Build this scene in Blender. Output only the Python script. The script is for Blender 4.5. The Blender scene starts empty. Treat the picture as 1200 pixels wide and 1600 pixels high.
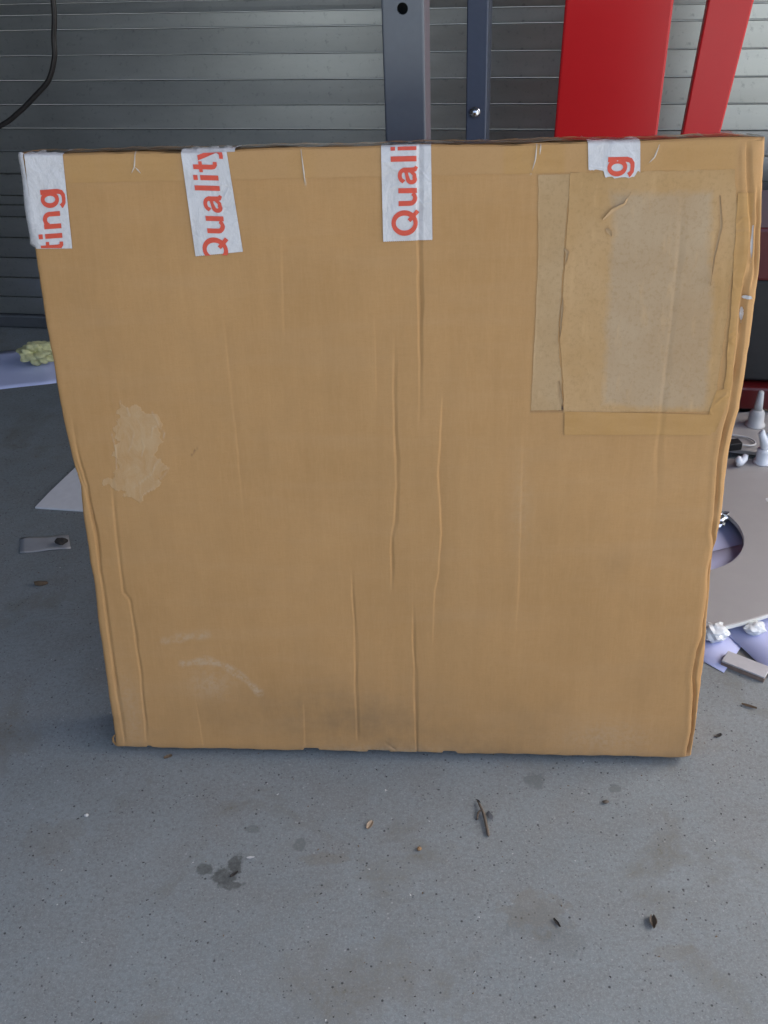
import bpy, bmesh, math, random
import numpy as np
from mathutils import Vector, Matrix
random.seed(7)
RNG = np.random.RandomState(11)
sc = bpy.context.scene
COL = sc.collection
R = math.radians

# ------------------------------------------------------------------ camera
cam = bpy.data.cameras.new('camera')
cam.sensor_fit = 'VERTICAL'
cam.sensor_height = 24.0
cam.lens = 24.0 * 1550.0 / 1600.0
cam.clip_start = 0.02
cam.clip_end = 400
co = bpy.data.objects.new('camera', cam)
COL.objects.link(co)
PITCH, ROLL = 0.58843, -0.04252
co.matrix_world = Matrix.Translation((0, 0, 0.99186)) @ Matrix.Rotation(math.pi / 2 - PITCH, 4, 'X') @ Matrix.Rotation(ROLL, 4, 'Z')
sc.camera = co

# ------------------------------------------------------------------ light
SUN_EL, SUN_AZ = R(57), R(100)          # azimuth: degrees to the right of straight behind the camera
w = bpy.data.worlds.new('World')
sc.world = w
w.use_nodes = True
nt = w.node_tree
bg = nt.nodes['Background']
sky = nt.nodes.new('ShaderNodeTexSky')
sky.sky_type = 'NISHITA'
sky.sun_disc = False
sky.sun_elevation = SUN_EL
sky.sun_rotation = math.pi - SUN_AZ
sky.dust_density = 5.0
sky.ozone_density = 0.3
sky.air_density = 0.9
nt.links.new(sky.outputs[0], bg.inputs[0])
bg.inputs[1].default_value = 0.15
sun = bpy.data.lights.new('sun', 'SUN')
sun.energy = 5.0
sun.angle = R(0.6)
sun.color = (1.0, 0.965, 0.92)
so = bpy.data.objects.new('sun', sun)
COL.objects.link(so)
sdir = Vector((math.sin(SUN_AZ) * math.cos(SUN_EL), -math.cos(SUN_AZ) * math.cos(SUN_EL), math.sin(SUN_EL)))
so.rotation_euler = sdir.to_track_quat('Z', 'Y').to_euler()
so.location = sdir * 5
sc.view_settings.view_transform = 'Standard'
sc.view_settings.look = 'None'
sc.view_settings.gamma = 1
sc.view_settings.exposure = 1.82
sc.cycles.use_denoising = True
sc.cycles.max_bounces = 8
sc.cycles.caustics_reflective = False

# ------------------------------------------------------------------ helpers
def link(o, parent=None):
    COL.objects.link(o)
    if parent is not None:
        o.parent = parent
    return o

def empty(name, loc=(0, 0, 0), rot=(0, 0, 0)):
    o = bpy.data.objects.new(name, None)
    o.empty_display_size = 0.05
    o.location = loc
    o.rotation_euler = rot
    return link(o)

def tag(o, label=None, cat=None, group=None, kind=None):
    if label: o['label'] = label
    if cat: o['category'] = cat
    if group: o['group'] = group
    if kind: o['kind'] = kind
    return o

def mesh(name, verts, faces, mat=None, parent=None, smooth=False, loc=None, rot=None):
    me = bpy.data.meshes.new(name)
    me.from_pydata([tuple(map(float, v)) for v in verts], [], [tuple(int(i) for i in f) for f in faces])
    me.validate()
    if mat: me.materials.append(mat)
    if smooth:
        me.polygons.foreach_set('use_smooth', [True] * len(me.polygons))
    me.update()
    o = bpy.data.objects.new(name, me)
    if loc is not None: o.location = loc
    if rot is not None: o.rotation_euler = rot
    return link(o, parent)

def from_bm(name, bm, mat=None, parent=None, smooth=False, loc=None, rot=None):
    me = bpy.data.meshes.new(name)
    bmesh.ops.recalc_face_normals(bm, faces=bm.faces)
    bm.to_mesh(me); bm.free()
    if mat: me.materials.append(mat)
    if smooth:
        me.polygons.foreach_set('use_smooth', [True] * len(me.polygons))
    o = bpy.data.objects.new(name, me)
    if loc is not None: o.location = loc
    if rot is not None: o.rotation_euler = rot
    return link(o, parent)

def grid_mesh(name, X, Y, Z, mat=None, parent=None, smooth=True, attrs=None):
    """X,Y,Z: (rows, cols) arrays -> one quad grid"""
    n, m = X.shape
    me = bpy.data.meshes.new(name)
    co_ = np.stack([X, Y, Z], -1).reshape(-1, 3).astype(np.float32)
    idx = np.arange(n * m).reshape(n, m)
    q = np.stack([idx[:-1, :-1], idx[:-1, 1:], idx[1:, 1:], idx[1:, :-1]], -1).reshape(-1, 4)
    me.vertices.add(n * m); me.vertices.foreach_set('co', co_.ravel())
    me.loops.add(q.size); me.loops.foreach_set('vertex_index', q.ravel().astype(np.int32))
    me.polygons.add(len(q))
    me.polygons.foreach_set('loop_start', (np.arange(len(q)) * 4).astype(np.int32))
    me.polygons.foreach_set('use_smooth', np.full(len(q), smooth, dtype=bool))
    me.update(calc_edges=True)
    for k, a in (attrs or {}).items():
        at = me.attributes.new(k, 'FLOAT', 'POINT')
        at.data.foreach_set('value', a.ravel().astype(np.float32))
    if mat: me.materials.append(mat)
    return link(bpy.data.objects.new(name, me), parent)

def sstep(a, b, x):
    t = np.clip((x - a) / (b - a), 0, 1)
    return t * t * (3 - 2 * t)

def fbm1(n, scale=8, seed=0, octaves=4):
    """smooth 1-D noise of n samples, about -1..1"""
    r = np.random.RandomState(seed)
    out = np.zeros(n); amp = 1.0; k = scale
    t = np.linspace(0, 1, n)
    for _ in range(octaves):
        v = r.uniform(-1, 1, int(k) + 3)
        out += amp * np.interp(t * k, np.arange(len(v)), v)
        amp *= .55; k *= 2.1
    return out / 1.8

def box_bm(bm, c, s, rot=None, bevel=0):
    r = bmesh.ops.create_cube(bm, size=1)
    vs = r['verts']
    bmesh.ops.scale(bm, vec=s, verts=vs)
    if bevel:
        es = list({e for v in vs for e in v.link_edges})
        rr = bmesh.ops.bevel(bm, geom=es, offset=bevel, segments=2, affect='EDGES', profile=.5)
        vs = list({v for f in rr['faces'] for v in f.verts} | {v for v in vs if v.is_valid})
    if rot is not None:
        bmesh.ops.rotate(bm, cent=(0, 0, 0), matrix=rot, verts=vs)
    bmesh.ops.translate(bm, vec=c, verts=vs)
    return vs

def tube_bm(bm, pts, rad, seg=10, caps=True):
    pts = [Vector(p) for p in pts]
    rads = rad if isinstance(rad, (list, tuple)) else [rad] * len(pts)
    rings = []; u = None
    for i, p in enumerate(pts):
        d = (pts[min(i + 1, len(pts) - 1)] - pts[max(i - 1, 0)]).normalized()
        if u is None:
            u = d.cross(Vector((0, 0, 1)) if abs(d.z) < .9 else Vector((1, 0, 0))).normalized()
        u = (u - d * u.dot(d)).normalized(); v = d.cross(u)
        rings.append([bm.verts.new(p + (u * math.cos(2 * math.pi * k / seg) + v * math.sin(2 * math.pi * k / seg)) * rads[i]) for k in range(seg)])
    for a, b in zip(rings, rings[1:]):
        for k in range(seg):
            bm.faces.new((a[k], a[(k + 1) % seg], b[(k + 1) % seg], b[k]))
    if caps:
        bm.faces.new(rings[0][::-1]); bm.faces.new(rings[-1])

def lathe_bm(bm, prof, seg=24, center=(0, 0, 0)):
    rings = []
    for r_, z in prof:
        rings.append([bm.verts.new((center[0] + max(r_, 1e-4) * math.cos(2 * math.pi * k / seg), center[1] + max(r_, 1e-4) * math.sin(2 * math.pi * k / seg), center[2] + z)) for k in range(seg)])
    for a, b in zip(rings, rings[1:]):
        for k in range(seg):
            bm.faces.new((a[k], a[(k + 1) % seg], b[(k + 1) % seg], b[k]))
    bm.faces.new(rings[0][::-1]); bm.faces.new(rings[-1])

def slab_bm(bm, poly, z0, z1):
    """vertical prism over a polygon of (x,y)"""
    lo = [bm.verts.new((x, y, z0)) for x, y in poly]
    hi = [bm.verts.new((x, y, z1)) for x, y in poly]
    n = len(poly)
    bm.faces.new(lo[::-1]); bm.faces.new(hi)
    for i in range(n):
        bm.faces.new((lo[i], lo[(i + 1) % n], hi[(i + 1) % n], hi[i]))

def catmull(pts, k=8):
    P = [Vector(p) for p in pts]; out = []
    for i in range(len(P) - 1):
        p0 = P[max(i - 1, 0)]; p1 = P[i]; p2 = P[i + 1]; p3 = P[min(i + 2, len(P) - 1)]
        for j in range(k):
            t = j / k
            out.append(.5 * (2 * p1 + (p2 - p0) * t + (2 * p0 - 5 * p1 + 4 * p2 - p3) * t * t + (3 * p1 - p0 - 3 * p2 + p3) * t ** 3))
    out.append(P[-1])
    return out

# ------------------------------------------------------------------ node helpers
class NB:
    def __init__(s, name):
        s.m = bpy.data.materials.new(name); s.m.use_nodes = True
        s.t = s.m.node_tree; s.p = s.t.nodes['Principled BSDF']; s.out = s.t.nodes['Material Output']
    def n(s, typ, **kw):
        nd = s.t.nodes.new('ShaderNode' + typ)
        for k, v in kw.items(): setattr(nd, k, v)
        return nd
    def l(s, a, b): s.t.links.new(a, b)
    def coord(s, kind='Object', scale=(1, 1, 1), loc=(0, 0, 0)):
        c = s.n('TexCoord'); mp = s.n('Mapping')
        mp.inputs['Scale'].default_value = scale; mp.inputs['Location'].default_value = loc
        s.l(c.outputs[kind], mp.inputs[0]); return mp.outputs[0]
    def noise(s, vec, scale, detail=4, rough=.55, dist=0):
        nd = s.n('TexNoise'); nd.inputs['Scale'].default_value = scale
        nd.inputs['Detail'].default_value = detail; nd.inputs['Roughness'].default_value = rough
        nd.inputs['Distortion'].default_value = dist
        s.l(vec, nd.inputs['Vector']); return nd.outputs[0]
    def voro(s, vec, scale, feature='F1'):
        nd = s.n('TexVoronoi', feature=feature); nd.inputs['Scale'].default_value = scale
        s.l(vec, nd.inputs['Vector']); return nd
    def ramp(s, fac, stops):
        r = s.n('ValToRGB'); e = r.color_ramp.elements
        while len(e) < len(stops): e.new(.5)
        for el, (p, c) in zip(e, stops):
            el.position = p
            el.color = (c, c, c, 1) if not isinstance(c, (tuple, list)) else (*c[:3], 1)
        s.l(fac, r.inputs[0]); return r.outputs[0]
    def mix(s, fac, a, b, mode='MIX'):
        nd = s.n('MixRGB', blend_type=mode)
        for i, v in ((0, fac), (1, a), (2, b)):
            if hasattr(v, 'is_linked'): s.l(v, nd.inputs[i])
            elif i == 0: nd.inputs[0].default_value = v
            else: nd.inputs[i].default_value = (*v[:3], 1) if isinstance(v, (tuple, list)) else (v, v, v, 1)
        return nd.outputs[0]
    def math(s, op, a, b=0.0):
        nd = s.n('Math', operation=op)
        for i, v in ((0, a), (1, b)):
            if hasattr(v, 'is_linked'): s.l(v, nd.inputs[i])
            else: nd.inputs[i].default_value = v
        return nd.outputs[0]
    def bump(s, h, strength=.3, dist=.001, prev=None):
        b = s.n('Bump'); b.inputs['Strength'].default_value = strength; b.inputs['Distance'].default_value = dist
        s.l(h, b.inputs['Height'])
        if prev is not None: s.l(prev, b.inputs['Normal'])
        return b.outputs[0]
    def attr(s, name):
        a = s.n('Attribute'); a.attribute_name = name; return a.outputs['Fac']
    def set(s, base=None, rough=None, metal=None, normal=None, spec=None):
        for key, v in (('Base Color', base), ('Roughness', rough), ('Metallic', metal), ('Normal', normal), ('Specular IOR Level', spec)):
            if v is None: continue
            i = s.p.inputs[key]
            if hasattr(v, 'is_linked'): s.l(v, i)
            elif key == 'Base Color': i.default_value = (*v, 1)
            else: i.default_value = v
        return s.m

def simple(name, col, rough=.5, metal=0, var=.12, scale=60, bump=.1, bdist=.0006, spec=.5):
    b = NB(name); v = b.coord()
    n1 = b.noise(v, scale, 5); n2 = b.noise(v, scale * .12, 3)
    dark = tuple(c * (1 - var) for c in col); lite = tuple(min(1, c * (1 + var)) for c in col)
    c = b.mix(b.ramp(n1, [(.3, 0), (.7, 1)]), dark, lite)
    c = b.mix(.4, c, b.mix(b.ramp(n2, [(.3, 0), (.7, 1)]), dark, lite))
    return b.set(c, rough, metal, b.bump(n1, bump, bdist), spec)

# ---- concrete
def m_concrete():
    b = NB('concrete'); v = b.coord()
    big = b.noise(v, 3.2, 5, .6); mid = b.noise(v, 16, 5, .65); fine = b.noise(v, 170, 3, .7); grit = b.noise(v, 600, 2, .6)
    c = b.mix(b.ramp(big, [(.3, 0), (.72, 1)]), (.170, .198, .203), (.222, .251, .253))
    c = b.mix(b.math('MULTIPLY', b.ramp(mid, [(.42, 0), (.75, 1)]), .5), c, (.175, .172, .158))
    c = b.mix(b.math('MULTIPLY', b.ramp(fine, [(.35, 1), (.55, 0)]), .42), c, (.125, .132, .132))
    fine2 = b.noise(v, 330, 3, .7)
    c = b.mix(b.math('MULTIPLY', b.ramp(fine2, [(.5, 0), (.68, 1)]), .35), c, (.34, .35, .345))
    c = b.mix(b.math('MULTIPLY', b.ramp(grit, [(.55, 0), (.75, 1)]), .5), c, (.36, .37, .38))
    # brown mossy patches
    pt = b.noise(b.coord(loc=(4.3, 1.7, 0)), 5.5, 6, .7, .4)
    c = b.mix(b.math('MULTIPLY', b.ramp(pt, [(.55, 0), (.68, 1)]), b.ramp(fine, [(.35, .15), (.65, .75)])), c, (.13, .118, .088))
    # pits: dark dots
    vo = b.voro(v, 75); pit = b.ramp(vo.outputs['Distance'], [(.07, 1), (.13, 0)])
    sel = b.ramp(b.noise(v, 55, 2), [(.49, 0), (.53, 1)])
    pits = b.math('MULTIPLY', pit, sel)
    c = b.mix(b.math('MULTIPLY', pits, .85), c, (.035, .035, .037))
    vo2 = b.voro(b.coord(loc=(3, 9, 0)), 140); pit2 = b.math('MULTIPLY', b.ramp(vo2.outputs['Distance'], [(.1, 1), (.17, 0)]), b.ramp(b.noise(v, 30, 3), [(.44, 0), (.54, 1)]))
    c = b.mix(b.math('MULTIPLY', pit2, .75), c, (.06, .06, .06))
    # pale grains
    vo3 = b.voro(b.coord(loc=(7, 2, 0)), 110); gr = b.math('MULTIPLY', b.ramp(vo3.outputs['Distance'], [(.08, 1), (.16, 0)]), b.ramp(b.noise(b.coord(loc=(1, 5, 0)), 40, 2), [(.55, 0), (.6, 1)]))
    c = b.mix(b.math('MULTIPLY', gr, .45), c, (.42, .42, .41))
    # local damp stains with their own ragged outline
    def stain(c, x, y, rx, ry, col, amt, seed):
        mp = b.coord(loc=(-x / rx, -y / ry, 0), scale=(1 / rx, 1 / ry, 1))
        ln = b.n('VectorMath', operation='LENGTH'); b.l(mp, ln.inputs[0])
        wob = b.noise(b.coord(loc=(seed, seed * 2, 0)), 70, 4, .6)
        d = b.math('ADD', ln.outputs['Value'], b.math('MULTIPLY', b.math('SUBTRACT', wob, .5), 2.4))
        return b.mix(b.math('MULTIPLY', b.ramp(d, [(.7, 1), (1.2, 0)]), b.math('MULTIPLY', b.ramp(fine, [(.3, .55), (.6, 1)]), amt)), c, col)
    for x, y, rx, ry, amt, s in ((-.207, .733, .018, .012, 1, 1), (-.193, .750, .009, .018, 1, 2), (-.230, .743, .010, .009, .9, 3), (-.198, .721, .016, .007, .9, 21), (-.117, .775, .011, .01, .5, 4),
                             (-.178, .80, .012, .006, .45, 5), (.179, .857, .016, .016, .5, 6), (.274, .837, .008, .008, .5, 7), (.15, .655, .04, .025, .22, 8), (.17, .63, .03, .02, .2, 11)):
        c = stain(c, x, y, rx, ry, (.078, .086, .083), amt, s)
    for x, y, rx, ry, amt, s in ((-.09, .752, .03, .010, .3, 9), (.29, .615, .03, .01, .25, 10), (.15, .67, .04, .03, .3, 12), (-.42, .80, .04, .03, .18, 13)):
        c = stain(c, x, y, rx, ry, (.15, .125, .085), amt, s)
    hgt = b.mix(.5, fine, b.math('SUBTRACT', mid, b.math('MULTIPLY', b.math('ADD', pits, pit2), 1.5)))
    nrm = b.bump(hgt, .4, .0012, b.bump(grit, .25, .0004))
    return b.set(c, b.ramp(mid, [(.3, .75), (.7, .9)]), 0, nrm, .35)

# ---- cardboard
def m_card(name='cardboard', tint=(1, 1, 1)):
    b = NB(name); v = b.coord()
    T = lambda c: tuple(x * y for x, y in zip(c, tint))
    weaveH = b.noise(b.coord(scale=(.16, 1, 1)), 620, 2, .6); weaveV = b.noise(b.coord(scale=(1, 1, .1)), 480, 2, .6)
    fib = b.noise(v, 900, 2, .7); big = b.noise(v, 7, 4, .6); st = b.noise(b.coord(scale=(1, 1, .07)), 60, 3, .6)
    c = b.mix(b.ramp(big, [(.3, 0), (.7, 1)]), T((.44, .238, .086)), T((.487, .270, .104)))
    c = b.mix(b.math('MULTIPLY', b.ramp(weaveH, [(.35, 1), (.6, 0)]), .15), c, T((.355, .184, .063)))
    c = b.mix(b.math('MULTIPLY', b.ramp(weaveV, [(.4, 0), (.7, 1)]), .25), c, T((.53, .31, .13)))
    c = b.mix(b.math('MULTIPLY', b.ramp(fib, [(.55, 0), (.8, 1)]), .4), c, T((.31, .158, .054)))
    c = b.mix(b.math('MULTIPLY', b.ramp(st, [(.45, 0), (.7, 1)]), .16), c, T((.35, .185, .065)))
    blot = b.noise(b.coord(loc=(8, 2, 5), scale=(1, 1, .6)), 24, 5, .65); hst = b.noise(b.coord(scale=(.12, 1, 1)), 42, 4, .6)
    c = b.mix(b.math('MULTIPLY', b.ramp(blot, [(.4, 0), (.7, 1)]), .3), c, T((.38, .216, .085)))
    c = b.mix(b.math('MULTIPLY', b.ramp(hst, [(.5, 0), (.75, 1)]), .22), c, T((.485, .298, .146)))
    dirtn = b.ramp(b.noise(b.coord(loc=(2, 3, 1)), 26, 5, .65), [(.3, .25), (.65, 1)])
    c = b.mix(b.math('MULTIPLY', b.attr('dirt'), dirtn), c, (.19, .125, .066))
    scn = b.ramp(b.noise(v, 150, 5, .7), [(.36, .1), (.6, 1)])
    c = b.mix(b.math('MULTIPLY', b.attr('scuff'), scn), c, (.50, .38, .25))
    rn = b.noise(b.coord(scale=(1, 1, .6)), 55, 5, .7, .8)
    res = b.math('MULTIPLY', b.ramp(b.math('ADD', b.attr('residue'), b.math('MULTIPLY', b.math('SUBTRACT', rn, .5), 1.6)), [(.15, 0), (.3, 1)]), b.ramp(b.attr('residue'), [(0, 0), (.12, 1)]))
    c = b.mix(b.math('MULTIPLY', res, b.ramp(rn, [(.35, .1), (.62, .42)])), c, (.55, .40, .23))
    c = b.mix(b.attr('mark'), c, (.05, .03, .03))
    fl = b.n('TexWave', wave_type='BANDS', bands_direction='X'); fl.inputs['Scale'].default_value = 22.0
    fl.inputs['Distortion'].default_value = .6
    b.l(v, fl.inputs['Vector'])
    n1 = b.bump(fl.outputs['Fac'], .06, .0008)
    n2 = b.bump(b.mix(.5, weaveH, fib), .1, .0004, n1)
    n3 = b.bump(b.math('MULTIPLY', res, b.math('ADD', rn, .4)), .3, .0014, n2)
    return b.set(c, b.mix(b.math('MULTIPLY', res, .5), .68, .4), 0, n3, .3)

def m_film(name, tint=(.9, .82, .66), gloss=.12, rough=.18, fac_noise=.5):
    """thin clear packing film: tinted transparency under a weak gloss"""
    b = NB(name); v = b.coord()
    tr = b.n('BsdfTransparent'); gl = b.n('BsdfGlossy'); gl.inputs['Roughness'].default_value = rough; gl.inputs['Color'].default_value = (.8, .8, .8, 1)
    n = b.noise(b.coord(scale=(1, 1, .3)), 60, 4, .6)
    big = b.noise(b.coord(scale=(1, 1, .5)), 14, 3, .5)
    tr_c = b.mix(b.ramp(big, [(.38, 0), (.62, 1)]), tint, tuple(1 - (1 - t) * .25 for t in tint))
    b.l(tr_c, tr.inputs[0])
    b.l(b.bump(n, .35, .002), gl.inputs['Normal'])
    lw = b.n('LayerWeight'); lw.inputs[0].default_value = .25
    f = b.math('MULTIPLY', b.math('ADD', lw.outputs['Fresnel'], gloss), b.ramp(n, [(.3, 1 - fac_noise), (.7, 1)]))
    mx = b.n('MixShader'); b.l(f, mx.inputs[0]); b.l(tr.outputs[0], mx.inputs[1]); b.l(gl.outputs[0], mx.inputs[2])
    b.l(mx.outputs[0], b.out.inputs[0])
    b.t.nodes.remove(b.p)
    return b.m

def m_taped_card():
    """amber tape pressed flat on the board: the board's own grain, tinted, under a glossy skin"""
    b = NB('amber_tape_on_card'); v = b.coord()
    big = b.noise(v, 7, 4, .6); f = b.noise(v, 500, 3, .6); n = b.noise(b.coord(scale=(1, 1, .3)), 60, 4, .6); st = b.noise(b.coord(scale=(.2, 1, 1)), 90, 4, .6)
    card = b.mix(b.ramp(big, [(.3, 0), (.7, 1)]), (.43, .236, .087), (.475, .268, .105))
    am = b.mix(b.ramp(st, [(.3, 0), (.7, 1)]), (.425, .226, .066), (.47, .26, .084))
    c = b.mix(b.math('MULTIPLY', b.attr('amber'), b.ramp(n, [(.3, .7), (.6, 1)])), card, am)
    c = b.mix(b.math('MULTIPLY', b.ramp(f, [(.5, 0), (.75, 1)]), .25), c, (.33, .175, .06))
    b.p.inputs['Coat Weight'].default_value = .15; b.p.inputs['Coat Roughness'].default_value = .25
    return b.set(c, .6, 0, b.bump(n, .18, .0015, b.bump(f, .08, .0005)), .3)

def m_white_tape():
    b = NB('white_tape_film'); v = b.coord()
    n = b.noise(b.coord(scale=(1, 1, .6)), 38, 5, .55, .5); f = b.noise(v, 160, 3)
    c = b.mix(b.ramp(n, [(.3, 0), (.7, 1)]), (.54, .51, .485), (.64, .615, .595))
    return b.set(c, b.ramp(f, [(.3, .2), (.7, .36)]), 0, b.bump(n, .75, .004, b.bump(f, .1, .0005)), .5)

def m_torn(name, c0, c1, amt=1.0, soft=0.0):
    b = NB(name); v = b.coord()
    n = b.noise(v, 11, 4, .6); f = b.noise(v, 260, 4, .7); st = b.noise(b.coord(scale=(1, 1, .25)), 90, 4, .65)
    c = b.mix(b.ramp(n, [(.35, 0), (.65, 1)]), c0, c1)
    gz = b.ramp(b.math('ADD', b.attr('grey'), b.math('MULTIPLY', b.math('SUBTRACT', b.noise(v, 45, 5, .7), .5), 1.1)), [(.25, 0), (.75, 1)])
    c = b.mix(gz, c, b.mix(b.ramp(n, [(.35, 0), (.65, 1)]), (.412, .275, .150), (.455, .325, .194)))
    c = b.mix(b.math('MULTIPLY', b.ramp(f, [(.5, 0), (.72, 1)]), .4), c, tuple(x * .68 for x in c0))
    c = b.mix(b.math('MULTIPLY', b.ramp(st, [(.55, 0), (.75, 1)]), .3), c, tuple(min(1, x * 1.3) for x in c1))
    b.l(b.ramp(b.math('ADD', b.attr('edge'), b.math('SUBTRACT', b.noise(v, 60 if soft else 170, 5, .7), .5)), [(.22 - soft, 0), (.36 + soft * 2, 1)]), b.p.inputs['Alpha'])
    return b.set(c, .85, 0, b.bump(b.mix(.5, f, st), .28 if soft else .4, .0009), .2)

def m_galv():
    b = NB('galvanised_steel'); v = b.coord()
    stv = b.noise(b.coord(scale=(.25, 1, 1)), 9, 6, .65); sp = b.noise(v, 70, 4, .7); big = b.noise(b.coord(loc=(5, 1, 2)), 2.4, 4, .6)
    c = b.mix(b.ramp(stv, [(.3, 0), (.7, 1)]), (.375, .387, .37), (.52, .532, .505))
    c = b.mix(b.math('MULTIPLY', b.ramp(sp, [(.58, 0), (.7, 1)]), .55), c, (.2, .21, .21))
    c = b.mix(b.math('MULTIPLY', b.ramp(big, [(.4, 0), (.7, 1)]), .35), c, (.33, .345, .35))
    r = b.mix(b.ramp(stv, [(.3, 0), (.7, 1)]), .27, .40)
    return b.set(c, r, .88, b.bump(b.mix(.4, stv, sp), .03, .0015))

M = {}
M['concrete'] = m_concrete()
M['card'] = m_card()
M['card_edge'] = m_card('cardboard_core', (.9, .92, .95))
M['tape_card'] = m_taped_card()
M['film_clear'] = m_film('clear_tape_film', (.93, .92, .9), .2, .12, .8)
M['white_tape'] = m_white_tape()

M['wrinkle'] = simple('milky_tape_wrinkle', (.56, .47, .37), .35, var=.1, scale=200, bump=.2)
M['paper_left_lit'] = simple('light_lifted_lilac_paper', (.60, .65, .90), .75, var=.03, scale=14, bump=.08)  # lilac paper colour raised to stand in for light missing at the left
M['ink'] = simple('red_ink', (.63, .062, .022), .38, var=.1, scale=200, bump=.1)
M['torn'] = m_torn('torn_card_liner', (.44, .262, .108), (.485, .305, .144))
M['torn_solid'] = simple('torn_paper_scrap', (.47, .30, .15), .8, var=.1, scale=200, bump=.3)
M['torn_grey'] = m_torn('grey_card_ply', (.425, .268, .126), (.47, .315, .165))
M['torn_soft'] = m_torn('worn_grey_card_ply', (.425, .29, .155), (.475, .345, .205), soft=.18)
M['galv'] = m_galv()
M['galv_dark'] = simple('dirty_steel', (.14, .15, .16), .55, .6, scale=30)
M['grey_paint'] = simple('grey_steel_paint', (.115, .125, .14), .38, 0, var=.06, scale=120, bump=.12, bdist=.0004)
M['blue_paint'] = simple('slate_blue_steel_paint', (.075, .088, .125), .34, 0, var=.06, scale=120, bump=.12, bdist=.0004)
M['black'] = simple('black_plastic', (.012, .012, .013), .5, var=.3)
M['rubber'] = simple('black_rubber', (.018, .015, .013), .42, var=.25)
M['chrome'] = simple('chromed_steel', (.62, .63, .65), .16, 1, var=.04)
M['red'] = simple('red_plastic', (.60, .014, .018), .24, 0, var=.05, scale=8, bump=.02, bdist=.0004, spec=.45)
M['red_shaded'] = simple('shaded_red_steel_paint', (.085, .006, .007), .35, var=.1, scale=40)  # machine red with the shade around the rails put into the colour
M['paper'] = simple('lilac_white_paper', (.43, .465, .69), .75, var=.03, scale=14, bump=.08)
M['card_white'] = simple('white_board', (.72, .73, .74), .7, var=.06, scale=80)
M['yellow'] = simple('yellow_foam', (.66, .64, .33), .8, var=.2, scale=120, bump=.6, bdist=.002)
M['tape_pale'] = simple('pale_masking_tape', (.33, .335, .34), .5, var=.08)
M['board_grey'] = simple('grey_painted_board', (.33, .322, .315), .42, var=.035, scale=40, bump=.05)
M['board_edge'] = simple('cream_board_edge', (.68, .69, .63), .5, var=.05)
M['peg'] = simple('white_plastic', (.7, .74, .78), .42, var=.05)
M['nozzle'] = simple('pale_grey_plastic', (.46, .47, .47), .5, var=.08)
M['foil'] = simple('crumpled_white_plastic', (.66, .69, .69), .35, var=.12, scale=180, bump=.5, bdist=.002)
M['dirt'] = simple('dark_debris', (.03, .026, .022), .9, var=.4)
M['leaf'] = simple('dry_leaf', (.13, .088, .05), .8, var=.3, scale=250, bump=.4)
M['bark'] = simple('grey_twig_bark', (.12, .095, .07), .85, var=.3, scale=400, bump=.5)
M['tan'] = simple('tan_leaf_chip', (.33, .26, .18), .8, var=.2, scale=250, bump=.3)
M['pale'] = simple('pale_stone_chip', (.5, .5, .48), .8, var=.2, scale=250, bump=.3)
M['orange'] = simple('rusty_brown_chip', (.25, .15, .07), .8, var=.3, scale=250, bump=.3)
M['wood'] = simple('whitewashed_wood', (.42, .42, .43), .65, var=.1, scale=60)
M['wood_side'] = simple('brown_wood_side', (.2, .15, .12), .8, var=.3, scale=120)
M['shade_shell'] = simple('dark_shade_shell', (.045, .045, .047), .85, var=.08, scale=20)  # kept very dark so the unseen shell bounces little light

# ------------------------------------------------------------------ setting
fl = mesh('ground', [(-60, -60, 0), (60, -60, 0), (60, 60, 0), (-60, 60, 0)], [(0, 1, 2, 3)], M['concrete'])
tag(fl, kind='structure')

WYAW = -0.18937
WD = 2.24199
wa = np.array([math.cos(WYAW), math.sin(WYAW), 0.0]); wn = np.array([-math.sin(WYAW), math.cos(WYAW), 0.0])
def wallp(u, off, z):
    """u along the shutter, off metres in front of it"""
    p = np.array([0, WD, 0]) - wn * off + wa * u
    return (p[0], p[1], z)

# added garage shell out of view, sized to shape the light: it keeps the sky from lighting the inside from above and the sides
def slabbox(name, c, s, mat, rz=0):
    bm = bmesh.new(); box_bm(bm, (0, 0, 0), s)
    o = from_bm(name, bm, mat, loc=c, rot=(0, 0, rz)); return tag(o, kind='structure')
slabbox('shade_ceiling', wallp(.54, .86, 2.62), (4.28, 3.16, .12), M['shade_shell'], WYAW)
slabbox('shade_wall_left', wallp(-1.17, 1.6, 1.28), (.14, 3.4, 2.56), M['shade_shell'], WYAW)

# roller shutter
sh = empty('roller_shutter', wallp(0, 0, 0), (0, 0, WYAW))
tag(sh, 'closed galvanised steel roller shutter of ribbed horizontal slats behind the box', 'roller shutter')
S = 0.050924; Z0 = 0.74415
Wd = 2.2
def slat_mesh(hgt, tilt):
    # profile (y outwards = -y, z) : flat face with a rolled lip at the top and a recess at the bottom
    g = .0030
    lip = .0012 if tilt > .003 else .0002
    pr = [(.010, 0), (.010, .0021), (.0004, .0023), (0, .0032), (-tilt * .5, hgt * .5), (-tilt, hgt - .0012), (-tilt - lip * .3, hgt - .0004), (.010, hgt - .0001)]
    n = 31
    us = np.linspace(-Wd, Wd, n)
    V = []; F = []
    for u in us:
        for y, z in pr: V.append((u, y, z))
    k = len(pr)
    for i in range(n - 1):
        for j in range(k - 1):
            F.append((i * k + j, (i + 1) * k + j, (i + 1) * k + j + 1, i * k + j + 1))
    me = bpy.data.meshes.new('slat')
    me.from_pydata(V, [], F); me.materials.append(M['galv']); me.update()
    return me
zs = []
z = Z0 - 14 * S
bounds = [0.035]
for i in range(14, -26, -1):
    zb = Z0 - i * S
    if zb < .05: continue
    bounds.append(zb)
    if (i - 1) % 8 == 0:
        bounds.append(Z0 - (i - .57) * S)
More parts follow.
